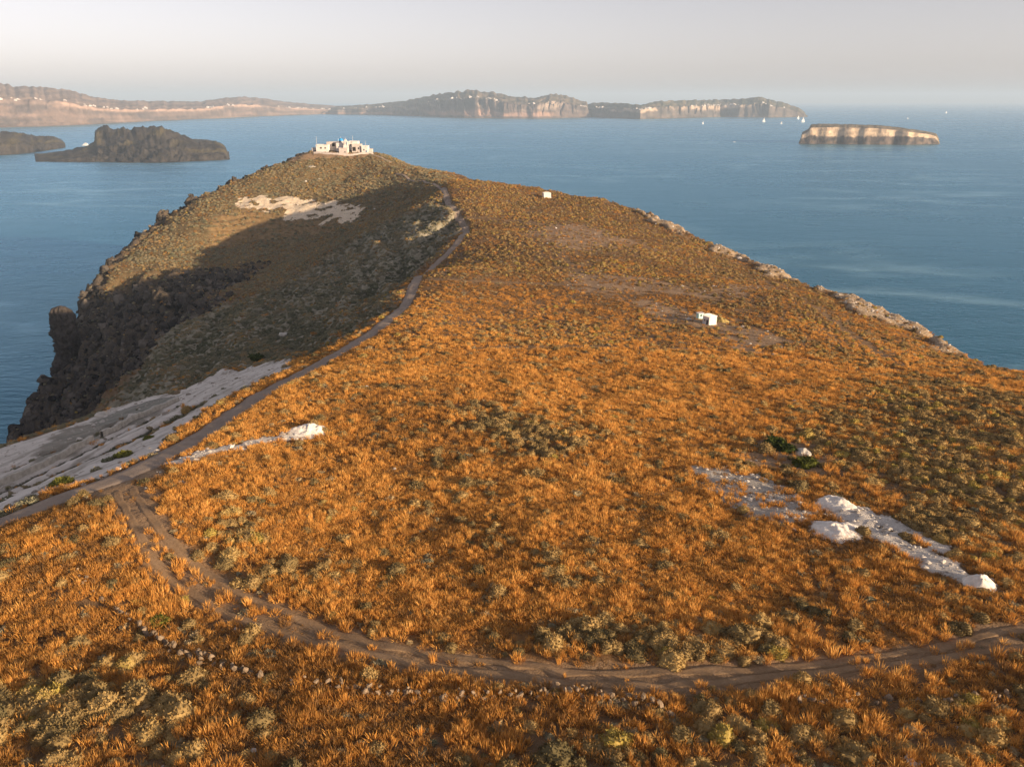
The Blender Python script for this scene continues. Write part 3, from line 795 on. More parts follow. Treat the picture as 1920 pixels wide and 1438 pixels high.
# ================================================================== PLANTS (models)
def plant_mat(name, stops, trans=0.25, attr_name='tint', hue_var=0.25):
    m, nt, b, out = new_mat(name)
    L = nt.links
    t = attr(nt, attr_name, 'INSTANCER').outputs['Fac']
    v = noise_node(nt, 6.0, 3, 0.6, N(nt, 'ShaderNodeTexCoord').outputs['Object'])
    f = mth(nt, 'ADD', t, mth(nt, 'MULTIPLY_ADD', v, hue_var, -0.5 * hue_var), clamp=True)
    c = ramp(nt, f, stops)
    L.new(c, b.inputs['Base Color'])
    b.inputs['Specular IOR Level'].default_value = 0.05
    tr = N(nt, 'ShaderNodeBsdfTranslucent')
    L.new(c, tr.inputs['Color'])
    mx = N(nt, 'ShaderNodeMixShader')
    mx.inputs[0].default_value = trans
    L.new(b.outputs[0], mx.inputs[1]); L.new(tr.outputs[0], mx.inputs[2])
    L.new(mx.outputs[0], out.inputs['Surface'])
    return m
GRASS_MAT = plant_mat('dry_grass', [(0.0, (0.225, 0.135, 0.062)), (0.35, (0.47, 0.232, 0.064)), (0.7, (0.68, 0.335, 0.078)), (1.0, (0.78, 0.43, 0.12))], 0.3)
CUSH_MAT = plant_mat('cushion_foliage', [(0.0, (0.13, 0.105, 0.05)), (0.3, (0.235, 0.165, 0.07)), (0.6, (0.35, 0.235, 0.095)), (0.85, (0.42, 0.285, 0.11)), (1.0, (0.36, 0.275, 0.06))], 0.15, hue_var=0.35)
BUSH_MAT = plant_mat('ravine_scrub', [(0.0, (0.145, 0.148, 0.09)), (0.4, (0.27, 0.245, 0.155)), (0.7, (0.33, 0.265, 0.155)), (1.0, (0.42, 0.30, 0.155))], 0.1, hue_var=0.3)
GREEN_MAT = plant_mat('green_foliage', [(0.0, (0.030, 0.042, 0.012)), (0.5, (0.060, 0.075, 0.018)), (1.0, (0.13, 0.13, 0.025))], 0.2, hue_var=0.5)

def tuft_mesh(name, seed, nb=44, spread=0.40, lean=0.26, wid=0.034):
    r = random.Random(seed)
    vs, fs = [], []
    for k in range(nb):
        a = r.uniform(0, 2 * math.pi); rr = spread * math.sqrt(r.random())
        bx, by = rr * math.cos(a), rr * math.sin(a)
        h = r.uniform(0.6, 1.0) * (1.05 - 0.5 * rr)
        lx, ly = bx * 0.8 + r.gauss(0, lean * 0.4), by * 0.8 + r.gauss(0, lean * 0.4)
        f = r.uniform(0, math.pi)
        wx, wy = wid * math.cos(f) * r.uniform(0.6, 1.2), wid * math.sin(f)
        i = len(vs)
        vs += [(bx - wx * 0.6, by - wy * 0.6, -0.08), (bx + wx * 0.6, by + wy * 0.6, -0.08),
               (bx + lx * 0.45 + wx, by + ly * 0.45 + wy, h * 0.6), (bx + lx * 0.45 - wx, by + ly * 0.45 - wy, h * 0.6),
               (bx + lx, by + ly, h)]
        fs += [(i, i + 1, i + 2, i + 3), (i + 3, i + 2, i + 4)]
    me = bpy.data.meshes.new(name)
    me.from_pydata(vs, [], fs); me.materials.append(GRASS_MAT)
    return me
def cushion_mesh(name, seed, mat, sub=3, flat=0.55, leaves=680, leaf=0.075, lump=0.2):
    r = random.Random(seed)
    bm = bmesh.new()
    bmesh.ops.create_icosphere(bm, subdivisions=sub, radius=0.44)
    o = Vector((seed * 3.7, seed * 1.3, 0))
    from mathutils import noise as mn
    for v in bm.verts:
        k = 1 + lump * mn.noise(v.co * 3.2 + o) * 2 + 0.16 * mn.noise(v.co * 11 + o)
        v.co *= k
        v.co.z = v.co.z * flat * 1.25 if v.co.z > 0 else v.co.z * 0.25
    bm.verts.ensure_lookup_table()
    tops = [v for v in bm.verts if v.co.z > -0.03]
    base = [(v.co.copy(), v.normal.copy()) for v in tops]
    for k in range(leaves):
        c, nrm = r.choice(base)
        d = (nrm + Vector((r.gauss(0, .6), r.gauss(0, .6), r.gauss(0.25, .5)))).normalized()
        s = d.cross(Vector((r.gauss(0, 1), r.gauss(0, 1), r.gauss(0, 1)))).normalized()
        l = leaf * r.uniform(0.6, 1.3); w = l * 0.42
        p0 = c + Vector((r.gauss(0, .03), r.gauss(0, .03), 0))
        q = [p0 - s * w, p0 + s * w, p0 + d * l]
        bm.faces.new([bm.verts.new(x) for x in q])
    me = bpy.data.meshes.new(name)
    bm.normal_update(); bm.to_mesh(me); bm.free()
    me.materials.append(mat)
    return me
TUFTS = [tuft_mesh('grass_tuft', 1), tuft_mesh('grass_tuft', 2, 54, 0.46), tuft_mesh('grass_tuft', 3, 34, 0.30, 0.35), tuft_mesh('grass_tuft', 4, 50, 0.5, 0.5), tuft_mesh('grass_tuft', 5, 26, 0.42, 0.6, 0.03)]
CUSHS = [cushion_mesh('cushion', s, CUSH_MAT, flat=f) for s, f in ((1, .62), (2, .5), (3, .7), (4, .58))]
BUSHES = [cushion_mesh('scrub', s, BUSH_MAT, leaves=320, leaf=0.15, lump=0.4, flat=f) for s, f in ((11, .6), (12, .75), (13, .5))]
GREENS = [cushion_mesh('green', s, GREEN_MAT, leaves=520, leaf=0.13, lump=0.42, flat=f) for s, f in ((21, .8), (22, .7))]
proto = bpy.data.collections.new('plant_models')          # model library, not part of the scene
PIDX = {}
for k, me in enumerate(TUFTS + CUSHS + BUSHES):
    o = bpy.data.objects.new('m%02d' % k, me)
    proto.objects.link(o)

# ================================================================== PLANTS (where they grow)
def scatter(y0, y1, step):
    xs = np.arange(-250, 215, step); ys = np.arange(y0, y1, step)
    X, Y = np.meshgrid(xs, ys)
    X = (X + rng.uniform(-.5, .5, X.shape) * step).ravel(); Y = (Y + rng.uniform(-.5, .5, Y.shape) * step).ravel()
    dep = Y * CP + 40 * SP
    k = (np.abs(X) < 0.74 * dep + 30) & (Y > 14)
    return X[k], Y[k], np.full(k.sum(), step)
BANDS = [(14, 75, 0.33), (75, 140, 0.44), (140, 260, 0.62), (260, 470, 0.88), (470, 700, 1.2)]
PXs, PYs, PS = (np.concatenate(a) for a in zip(*[scatter(*b) for b in BANDS]))
f = lambda F: gf(F, PXs, PYs)
def zone(poly, w, j=0.0, js=6.0):
    d = sdist(poly, PXs, PYs)
    if j: d = d + j * fbm(PXs / js, PYs / js, 3)
    return sstep(w, -w, d)
zz = gz(PXs, PYs)
rim = f(D_RIM)
orange = zone(Z_ORANGE, 5, 6, 16)
cushp = np.maximum.reduce([0.80 * zone(Z_CUSHL, 4, 4, 7), 0.72 * zone(Z_CUSHM, 4, 5, 8), 0.62 * zone(Z_CUSHB, 3, 3, 5), 0.62 * zone(Z_CUSHR, 10, 10, 16), 0.50 * zone(Z_BOT, 3, 4, 6), 0.50 * zone(Z_BOTR, 3, 4, 6)])
patchn = fbm(PXs / 11 + 4, PYs / 11, 4)
cush = np.maximum(0.035 + 0.16 * sstep(0.35, 0.7, patchn), cushp * (0.75 + 0.5 * np.clip(patchn, -.5, .5)))
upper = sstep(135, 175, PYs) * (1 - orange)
cush = np.maximum(cush, upper * (0.46 - 0.42 * zone(Z_MID, 12, 10, 20) - 0.35 * sstep(0.15, 0.5, fbm(PXs / 22 + 9, PYs / 22, 3))))
rav = f(w_rav); hl = f(hill); cf = f(cliff)
scrub = np.clip(np.maximum.reduce([rav, 0.8 * hl, cf * sstep(-60, -110, PXs), np.clip(1.3 * f(w_cut), 0, 1), f(w_ditch_shade), zone(Z_LEFTBANK, 2)]), 0, 1)
# where nothing grows
keep = np.ones(len(PXs))
d_r, _ = ldist(ROAD, PXs, PYs); keep *= sstep(1.5, 2.1, d_r)
for ln, w in ((RUT_A, 0.55), (RUT_B, 0.55), (OLD_RUT1, 0.35), (OLD_RUT2, 0.35), (PATH1, 1.0), (PATH2, 1.0)):
    d, _ = ldist(ln, PXs, PYs); keep *= (d > w * (1 + 0.5 * noise(PXs / 2.3, PYs / 2.3)) + 0.16 * rng.normal(size=len(d)))
da, _ = ldist(RUT_A, PXs, PYs); db, _ = ldist(RUT_B, PXs, PYs)
verge = np.exp(-(np.minimum(da, db) / 1.2) ** 2)
keep *= 1 - 0.3 * verge
keep *= 1 - 0.93 * np.clip(f(w_bare) * 1.15, 0, 1)
keep *= 1 - 0.995 * f(np.maximum.reduce([w_cut, w_sl, w_su, w_sd])) * (1 - 0.6 * f(w_ditch_shade))
keep *= 1 - 0.93 * f(w_scr)
keep *= 1 - 0.97 * f(w_white)
keep *= 1 - 0.5 * f(w_terr) - 0.85 * np.clip(1.4 * f(w_out), 0, 1) * (f(w_terr) < .1)
keep *= 1 - 0.85 * cf * sstep(-60, -110, PXs) - 0.35 * cf * sstep(-110, -60, PXs)
brink = sstep(-48, -54, PXs) * (PYs < 170) * (PYs > 60) * sstep(6, 9, d_r)
keep *= 1 - 0.75 * np.maximum(zone(Z_LEFTBANK, 2), brink)
keep *= (rim < 2.5) & (zz > 3)
keep *= 1 - 0.05 * scrub
for ln, w in ((SPOIL_U, 1.1), (SPOIL_D, 1.4), (SPOIL_L, 0.9)):
    d, _ = ldist(ln, PXs, PYs); keep *= (d > w)
gap = fbm(PXs / 3.1, PYs / 3.1, 3)
keep *= 1 - 0.62 * sstep(0.12, 0.5, gap) * (1 - 0.35 * orange)
for ln, w in FIELD_LINES:
    d, _ = ldist(ln, PXs, PYs); keep *= 1 - 0.85 * sstep(w + 0.7, w, d)
keep *= 1 - 0.22 * upper
keep *= 1 - 0.35 * upper * sstep(0, .4, fbm(PXs / 16 + 2, PYs / 16, 3))
for cxy in (hit(1328, 606), hit(1025, 370)):
    keep *= np.hypot(PXs - cxy[0], PYs - cxy[1]) > 3.2
alive = rng.random(len(PXs)) < keep
scrub = np.maximum(scrub, brink)
u = rng.random(len(PXs))
is_scrub = alive & (u < np.maximum(scrub, 0.03 + 0.08 * sstep(0.1, 0.6, fbm(PXs / 7 + 3, PYs / 7, 3))))
clump = fbm(PXs / 6 + 1, PYs / 6, 3)
is_scrub &= rng.random(len(PXs)) < np.where(scrub > .5, 0.8 + 0.9 * clump + 0.55 * f(w_holl), 1)
is_cush = alive & ~is_scrub & (rng.random(len(PXs)) < cush)
is_grass = alive & ~is_scrub & ~is_cush
is_grass &= rng.random(len(PXs)) > 1.05 * cushp * (0.8 + 0.5 * patchn)
# cushions crowd each other out: thin them so that each has room
is_cush &= rng.random(len(PXs)) < np.clip(PS * 1.05, .32, 1)

tone = fbm(PXs / 24, PYs / 24, 4); tone2 = fbm(PXs / 5 + 7, PYs / 5, 3)
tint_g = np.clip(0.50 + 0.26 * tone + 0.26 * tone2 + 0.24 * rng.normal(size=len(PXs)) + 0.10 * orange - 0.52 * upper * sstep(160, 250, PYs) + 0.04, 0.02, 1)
tint_c = np.clip(0.48 + 0.20 * tone + 0.15 * tone2 + 0.22 * rng.normal(size=len(PXs)) + 0.1 * zone(Z_CUSHL, 5) + 0.12 * upper + 0.16 * zone(Z_CUSHR, 8), 0.02, 0.96)
tint_b = np.clip(0.38 + 0.25 * tone + 0.2 * rng.normal(size=len(PXs)) + 0.16 * hl - 0.1 * f(w_ditch_shade) + 0.35 * (scrub < .3) - 0.24 * f(w_holl) + 0.08 * rav, 0.0, 1)
vc = rng.random(len(PXs))
rad = np.where(is_cush, np.clip(1.08 + 0.36 * rng.normal(size=len(PXs)), .5, 2.1) * (0.9 + 0.42 * PS) * (1 + 0.35 * zone(Z_BOT, 5) + 0.1 * cushp) * (1 - 0.28 * upper), 0)
def small_group(X, Y, Zp, S, tint, kidx):
    return np.stack([X, Y, Zp], 1), S, tint, kidx

def instancer(name, sel, tint, lo, hi, sxy, sz, label):
    X, Y = PXs[sel], PYs[sel]
    m = len(X)
    me = bpy.data.meshes.new(name)
    me.vertices.add(m)
    me.vertices.foreach_set('co', np.stack([X, Y, gz(X, Y) - 0.03], 1).reshape(-1).astype(np.float32))
    def put(nm, typ, arr):
        a = me.attributes.new(nm, typ, 'POINT')
        a.data.foreach_set('vector' if typ == 'FLOAT_VECTOR' else 'value', arr.reshape(-1))
    put('tint', 'FLOAT', tint[sel].astype(np.float32))
    put('pick', 'INT', rng.integers(lo, hi, m).astype(np.int32))
    rot = np.stack([rng.normal(0, .10, m), rng.normal(0, .10, m), rng.uniform(0, 2 * math.pi, m)], 1)
    put('turn', 'FLOAT_VECTOR', rot.astype(np.float32))
    put('size', 'FLOAT_VECTOR', np.stack([sxy[sel], sxy[sel], sz[sel]], 1).astype(np.float32))
    o = link(bpy.data.objects.new(name, me))
    ng = bpy.data.node_groups.new(name, 'GeometryNodeTree')
    ng.interface.new_socket('Geometry', in_out='INPUT', socket_type='NodeSocketGeometry')
    ng.interface.new_socket('Geometry', in_out='OUTPUT', socket_type='NodeSocketGeometry')
    gi = ng.nodes.new('NodeGroupInput'); go = ng.nodes.new('NodeGroupOutput')
    iop = ng.nodes.new('GeometryNodeInstanceOnPoints')
    ci = ng.nodes.new('GeometryNodeCollectionInfo')
    ci.inputs['Collection'].default_value = proto
    ci.inputs['Separate Children'].default_value = True
    ci.inputs['Reset Children'].default_value = True
    def na(nm, typ):
        nd = ng.nodes.new('GeometryNodeInputNamedAttribute'); nd.data_type = typ
        nd.inputs['Name'].default_value = nm
        return [s for s in nd.outputs if s.enabled and s.name == 'Attribute'][0]
    ng.links.new(gi.outputs[0], iop.inputs['Points'])
    ng.links.new(ci.outputs[0], iop.inputs['Instance'])
    iop.inputs['Pick Instance'].default_value = True
    ng.links.new(na('pick', 'INT'), iop.inputs['Instance Index'])
    ng.links.new(na('turn', 'FLOAT_VECTOR'), iop.inputs['Rotation'])
    ng.links.new(na('size', 'FLOAT_VECTOR'), iop.inputs['Scale'])
    ng.links.new(iop.outputs[0], go.inputs[0])
    mod = o.modifiers.new('plants', 'NODES'); mod.node_group = ng
    tag(o, label, kind='stuff')
    return o
nG, nC = len(TUFTS), len(CUSHS)
gw = (0.34 + 0.66 * PS) * np.clip(1 + 0.28 * rng.normal(size=len(PXs)), .5, 1.8)
gh = (0.43 + 0.34 * PS) * np.clip(1 + 0.32 * rng.normal(size=len(PXs)), .35, 2.0) * (0.85 + 0.5 * np.clip(tone2, -.9, .9)) * (1 - 0.25 * upper)
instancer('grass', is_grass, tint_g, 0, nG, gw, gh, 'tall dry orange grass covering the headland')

# the cushion shrubs that show largest are objects; the rest are one mass
dep = PYs * CP + (CAM_H - zz) * SP
ppx = PXs / dep * FPX; ppy = -(PYs * (-SP) + (CAM_H - zz) * CP) / dep * FPX
ci_ = np.where(is_cush)[0]
inframe = (np.abs(ppx[ci_]) < 965) & (ppy[ci_] > -722) & (np.abs(dep[ci_]) > 10)
size_px = rad[ci_] / dep[ci_]
order = ci_[inframe][np.argsort(-size_px[inframe])][:290]
single = np.zeros(len(PXs), bool); single[order] = True
cz = rad * np.clip(1 + 0.18 * rng.normal(size=len(PXs)), .6, 1.5)
instancer('low_shrubs', is_cush & ~single, tint_c, nG, nG + nC, rad, cz, 'tan and olive cushion shrubs spread over the headland')
bs = (0.42 + 0.66 * PS) * np.clip(1 + 0.45 * rng.normal(size=len(PXs)), .35, 2.6) * np.where(scrub < .3, .75, 1)
instancer('scrub', is_scrub, tint_b, nG + nC, nG + nC + len(BUSHES), bs, bs * 0.8, 'grey-brown scrub on the ravine and the chapel hill')

# loose lava blocks on the dark cliff
def block_mesh(name, seed, mat):
    from mathutils import noise as mn
    bm = bmesh.new(); bmesh.ops.create_icosphere(bm, subdivisions=2, radius=0.5)
    for v in bm.verts:
        v.co *= 1 + 0.6 * mn.noise(v.co * 2.2 + Vector((seed * 3.1, seed, 0))) + 0.25 * mn.noise(v.co * 6 + Vector((0, seed, 0)))
    me = bpy.data.meshes.new(name); bm.normal_update(); bm.to_mesh(me); bm.free(); me.materials.append(mat)
    return me
LAVA = plant_mat('lava_blocks', [(0.0, (0.022, 0.02, 0.018)), (0.5, (0.058, 0.049, 0.042)), (1.0, (0.16, 0.135, 0.11))], 0.0, hue_var=0.5)
for k in range(3):
    proto.objects.link(bpy.data.objects.new('r%02d' % k, block_mesh('lava_block', k + 1, LAVA)))
lb = (cf > 0.4) & (PXs < -70) & (zz > 2) & (rng.random(len(PXs)) < 0.22)
lsz = np.clip(rng.lognormal(0.3, 0.6, len(PXs)), .5, 5.5)
nB = nG + nC + len(BUSHES)
instancer('lava_blocks', lb, np.clip(0.4 + 0.3 * rng.normal(size=len(PXs)), 0, 1), nB, nB + 3, lsz, lsz * rng.uniform(.6, 1.2, len(PXs)), 'loose dark lava blocks covering the left cliff')

PUMST = plant_mat('pumice_rubble', [(0.0, (0.26, 0.22, 0.18)), (0.5, (0.46, 0.41, 0.35)), (1.0, (0.62, 0.56, 0.49))], 0.0, hue_var=0.3)
for k in range(3):
    proto.objects.link(bpy.data.objects.new('s%02d' % k, block_mesh('pumice_stone', k + 11, PUMST)))
wp = f(np.maximum.reduce([w_cut, w_sl, w_su, w_sd, w_scr, w_white * 0.4, 0.06 * w_bare, 0.7 * w_out]))
wp = np.maximum(wp, 0.006 * (PYs < 150))
rb = (rng.random(len(PXs)) < 0.42 * np.clip(wp * 1.3, 0, 1) * (1 - 0.85 * f(w_cut))) & (d_r > 1.9) & (np.minimum(da, db) > 0.9)
rsz = np.clip(rng.lognormal(-1.55, 0.55, len(PXs)), .08, 1.1) * (0.7 + 0.9 * PS)
instancer('rubble', rb, np.clip(0.5 + 0.3 * rng.normal(size=len(PXs)), 0, 1), nB + 3, nB + 6, rsz, rsz * .8, 'loose pale pumice rubble on the bare ground')

# ================================================================== CUSHION SHRUBS in the foreground, one object each
for q, k in enumerate(order):
    o = bpy.data.objects.new('cushion_shrub', CUSHS[q % nC])
    o.location = (PXs[k], PYs[k], gz(PXs[k], PYs[k]) - 0.03)
    o.rotation_euler = (0, 0, float(rng.uniform(0, 6.28)))
    o.scale = (rad[k] * float(rng.uniform(.9, 1.15)), rad[k], cz[k])
    o['tint'] = float(tint_c[k])
    C.objects.link(o)
    X_, Y_ = ppx[k] + CX, CY - ppy[k]
    hue = 'grey-olive' if tint_c[k] < .38 else 'tan' if tint_c[k] < .62 else 'yellowish'
    big = 'small' if rad[k] < 1.15 else 'broad' if rad[k] > 1.55 else 'rounded'
    col_ = 'at far left' if X_ < 300 else 'left of centre' if X_ < 760 else 'near the middle' if X_ < 1160 else 'right of centre' if X_ < 1560 else 'at far right'
    row_ = 'along the bottom edge' if Y_ > 1370 else 'just below the stone wall line' if Y_ > 1290 else 'beside the curved track' if Y_ > 1180 else 'in the field inside the curved track'
    tag(o, '%s %s cushion shrub %s, %s' % (big, hue, row_, col_), 'shrub', 'cushion shrubs in the foreground')

def bush(px, py, r, label, mats=GREENS, h=0.8, name='green_bush', t=0.5, dz=-0.05):
    p = hit(px, py)
    o = bpy.data.objects.new(name, mats[int(px) % len(mats)])
    o.location = (p[0], p[1], gz(p[0], p[1]) + dz)
    o.rotation_euler = (0, 0, px * 0.7)
    o.scale = (r, r * 0.9, r * h)
    o['tint'] = t
    C.objects.link(o)
    return tag(o, label, 'bush')
bush(1458, 838, 2.6, 'dark green bush at the left end of the low outcrop in the field', t=0.35)
bush(1472, 846, 2.2, 'smaller dark green bush in the middle of the low outcrop', t=0.3)
bush(1508, 872, 2.5, 'yellow-green bush at the right end of the low outcrop in the field', t=0.75)
bush(482, 669, 3.6, 'dark green bush above the white pumice cut beside the ravine', t=0.4)
bush(116, 910, 2.1, 'yellow-green bush on the pumice bank nearest the left edge', t=0.95, h=0.6)
bush(232, 856, 1.9, 'yellow-green bush on the pumice bank beside the road bend', t=0.95, h=0.6)
bush(278, 822, 1.3, 'small yellow bush on the pumice bank, farthest up the road', t=1.0, h=0.6)
bush(203, 866, 1.5, 'small dark bush in a notch of the pumice bank', BUSHES, t=0.0)
bush(300, 1170, 1.5, 'yellow-green cushion bush between the rut and the stone wall', t=1.0, h=0.55)
bush(935, 797, 2.4, 'broad tan-yellow bush in the middle of the field', CUSHS, t=0.95, h=0.7)

# ================================================================== PUMICE HEAPS
PUM = simple_mat('pumice', (0.68, 0.62, 0.545), 0.2, 1.6, 0.95, 0.25)
def heap(px, py, r, h, label, sx=1.0, seed=0, mat=PUM, rot=0.0):
    p = hit(px, py)
    nr, na_ = 22, 44
    rr = np.linspace(0, 1, nr); aa = np.linspace(0, 2 * math.pi, na_ + 1)
    RR, AA = np.meshgrid(rr, aa)
    edge = 1 + 0.16 * noise(np.cos(AA) * 1.7 + seed, np.sin(AA) * 1.7) + 0.05 * noise(np.cos(AA) * 6 + seed, np.sin(AA) * 6)
    lx, ly = np.cos(AA) * RR * r * sx * edge, np.sin(AA) * RR * r * edge
    X = p[0] + lx * math.cos(rot) - ly * math.sin(rot); Y = p[1] + lx * math.sin(rot) + ly * math.cos(rot)
    zb = gz(X, Y)
    zt = h * np.clip(1 - RR ** 1.6, 0, 1) * (1 + 0.35 * fbm(X / (r * .5) + seed, Y / (r * .5), 3)) + 0.07 * ridged(X / .8 + seed, Y / .8, 3) + 0.04 * fbm(X / .3, Y / .3, 2) - 0.04
    zz_ = zb + zt - 0.25 * (RR > 0.97)
    base = gz(p[0], p[1])
    P = np.stack([X - p[0], Y - p[1], zz_ - base], -1)
    o = grid_mesh('pumice_heap', P[:, ::-1], mat)
    o.location = (p[0], p[1], base)
    return tag(o, label, 'heap')
heap(1562, 952, 2.4, 0.8, 'white pumice heap at the upper left end of the spoil', 1.0, 1)
heap(1566, 1000, 2.7, 0.9, 'largest rounded white pumice heap, at the lower left of the spoil', 0.95, 2)
heap(1833, 1103, 1.35, 0.75, 'small white pumice heap at the right end of the spoil strip', 1.0, 4)
heap(582, 813, 2.0, 0.8, 'pale pumice heap at the end of the spoil strip left of the field', 1.4, 5, rot=0.4)

# stones and boulders ----------------------------------------------------
def rock_mesh(name, seed, mat, sub=2):
    from mathutils import noise as mn
    bm = bmesh.new()
    bmesh.ops.create_icosphere(bm, subdivisions=sub, radius=0.5)
    o = Vector((seed * 2.7, seed * 5.1, seed))
    for v in bm.verts:
        v.co *= 1 + 0.55 * mn.noise(v.co * 2.4 + o) + 0.2 * mn.noise(v.co * 6 + o)
        v.co.z *= 0.75
    me = bpy.data.meshes.new(name)
    bm.normal_update(); bm.to_mesh(me); bm.free()
    me.materials.append(mat)
    return me
STONE = simple_mat('wall_stone', (0.20, 0.145, 0.095), 0.6, 1.2, 0.9, 0.05)
PALE = simple_mat('pale_rock', (0.52, 0.47, 0.40), 0.25, 1.5, 0.9, 0.2)
DARKROCK = simple_mat('dark_lava', (0.060, 0.050, 0.044), 0.5, 0.8, 0.9, 0.5)
WS = [rock_mesh('stone', s, STONE, 1) for s in range(1, 7)]
def stone_wall(line, label, count, courses):
    a = line[0]
    root = empty('dry_stone_wall', (a[0], a[1], gz(a[0], a[1])))
    tag(root, label, 'wall')
    s = np.linspace(0, len(line) - 1.001, count // courses)
    for c in range(courses):
        for q in s:
            if rng.random() < 0.15 + 0.2 * c + 0.7 * max(0.0, float(noise(q * .05, 3.3))): continue
            i = int(q); p = line[i] * (1 - (q - i)) + line[min(i + 1, len(line) - 1)] * (q - i)
            x, y = p[0] + rng.normal(0, .16), p[1] + rng.normal(0, .16)
            o = bpy.data.objects.new('stone', random.choice(WS))
            sc = float(rng.uniform(.22, .55)) * (1.0 - 0.12 * c)
            o.location = (x - a[0], y - a[1], gz(x, y) + 0.12 + 0.28 * c - root.location.z)
            o.rotation_euler = tuple(rng.uniform(0, 6.28, 3))
            o.scale = (sc * 1.25, sc, sc * 0.95)
            C.objects.link(o); o.parent = root
    return root
stone_wall(WALL, 'tumbled dry stone wall of tan rocks curving below the dirt track', 330, 3)
stone_wall(WALL2, 'short broken stone wall in the scrub at the lower right', 70, 2)

def rock(px, py, r, label, mat=PALE, name='boulder', h=0.8, seed=1, dz=0.0):
    p = hit(px, py)
    o = bpy.data.objects.new(name, rock_mesh(name, seed, mat, 3))
    o.location = (p[0], p[1], gz(p[0], p[1]) + dz)
    o.scale = (r, r, r * h); o.rotation_euler = (0, 0, seed)
    C.objects.link(o)
    return tag(o, label, 'rock')
rock(491, 577, 3.2, 'pale boulder on the ravine slope, upper left of the two', seed=3)
rock(531, 612, 2.8, 'pale boulder on the ravine slope, lower right of the two', seed=4, h=1.1)
rock(332, 713, 1.4, 'small white boulder just above the pumice cut', seed=5)
rock(598, 337, 2.6, 'white block on the chapel hill below the chapel, right of its twin', seed=6)
rock(573, 341, 2.2, 'white block on the chapel hill below the chapel, left of its twin', seed=7)
rock(585, 314, 5.0, 'long pale rock slab on the slope left below the chapel', seed=8, h=0.35)
rock(190, 778, 2.4, 'grey boulder on the brink of the dark cliff', seed=9)
rock(702, 395, 2.0, 'pale rock in the shaded gully under the saddle', seed=10, h=1.4)
rock(1505, 852, 2.0, 'tan rock between the green bushes of the low outcrop', seed=12)
rock(237, 567, 9.0, 'dark jutting rock under the ledge at the head of the cliff', DARKROCK, seed=14, h=0.7, dz=-2)
rock(300, 578, 10.0, 'brown overhanging rock at the mouth of the ravine', DARKROCK, seed=15, h=0.55, dz=-1.5)

def pinnacle(px, py_top, py_bot, Y, wpx, label):
    a = at_depth(px, py_bot, Y); b = at_depth(px, py_top, Y)
    H_ = b[2] - a[2]; w = wpx / FPX * Y
    nz, na_ = 60, 48
    t = np.linspace(-0.25, 1, nz); ang = np.linspace(0, 2 * math.pi, na_ + 1)
    T, AA = np.meshgrid(t, ang, indexing='ij')
    prof = np.interp(T, [-.25, 0, .3, .6, .8, .93, 1.0], [1.7, 1.15, 1.05, 1.05, .92, .66, .02]) * w / 2
    cxn, cyn = np.cos(AA), np.sin(AA)
    dis = 0.82 + 0.42 * ridged(cxn * 1.3 + 2, cyn * 1.3 + T * 3.1, 4) + 0.26 * fbm(cxn * 2.6 + T * 7, cyn * 2.6 - T * 9, 4)
    P = np.stack([cxn * prof * dis + 1.0 * noise(T * 5, T * 0), cyn * prof * dis * 1.1, T * H_ + 1.3 * fbm(cxn * 3 + 5, cyn * 3 + T * 4, 3) * (T < .97)], -1)
    o = grid_mesh('rock_pinnacle', P, DARKROCK)
    o.location = a
    return tag(o, label, 'rock')
pinnacle(131, 573, 668, 378, 40, 'dark lava pinnacle standing off the left cliff edge')

# low retaining wall along the cut benches
KERB = simple_mat('bench_wall_stone', (0.42, 0.38, 0.32), 0.25, 1.5, 0.9, 0.06)
def kerb(line, label, w=0.45, h=0.85):
    l = np.asarray(line)[:, :2]
    tg = np.gradient(l, axis=0); tg /= np.linalg.norm(tg, axis=1)[:, None]
    nr = np.stack([-tg[:, 1], tg[:, 0]], 1)
    jz = 0.18 * noise(np.arange(len(l)) * .35, np.zeros(len(l)) + 3) + 0.08 * noise(np.arange(len(l)) * 1.1, np.zeros(len(l)))
    zb = gz(l[:, 0], l[:, 1])
    rows = []
    for off, up in ((-.5, -.5), (-.5, 1.0), (-.42, 1.06), (.42, 1.06), (.5, 1.0), (.5, -.5)):
        rows.append(np.stack([l[:, 0] + nr[:, 0] * off * w, l[:, 1] + nr[:, 1] * off * w, zb + (h + jz) * up if up > 0 else zb + up], -1))
    P = np.stack(rows, 1)
    o0 = P[0, 0].copy()
    o = grid_mesh('retaining_wall', P - o0, KERB, smooth=False)
    o.location = o0
    return tag(o, label, 'wall')
cut = int(len(BENCH) * 0.47)
kerb(BENCH[:cut], 'low pale retaining wall along the pumice benches, the part nearer the left edge')
kerb(BENCH[cut + 2:], 'low pale retaining wall along the pumice benches, the part nearer the ravine')

# ================================================================== BUILDINGS
LIME = simple_mat('limewash', (0.66, 0.61, 0.57), 0.06, 1.0, 0.85, 0.02)
LIME2 = simple_mat('weathered_limewash', (0.52, 0.46, 0.42), 0.18, 0.8, 0.9, 0.03)
BLUE = simple_mat('blue_dome_paint', (0.05, 0.30, 0.62), 0.1, 1.0, 0.5)
DARK = simple_mat('dark_opening', (0.035, 0.032, 0.03), 0.1, 1.0, 0.6)
WOODB = simple_mat('blue_door_paint', (0.06, 0.16, 0.30), 0.15, 2.0, 0.6)
METAL = simple_mat('pole_metal', (0.55, 0.55, 0.55), 0.1, 1.0, 0.5)
TEAL = simple_mat('pale_teal_paint', (0.45, 0.66, 0.60), 0.12, 1.5, 0.6)
YELLOWEARTH = simple_mat('yellow_earth', (0.36, 0.26, 0.09), 0.3, 1.5, 0.95, 0.15)

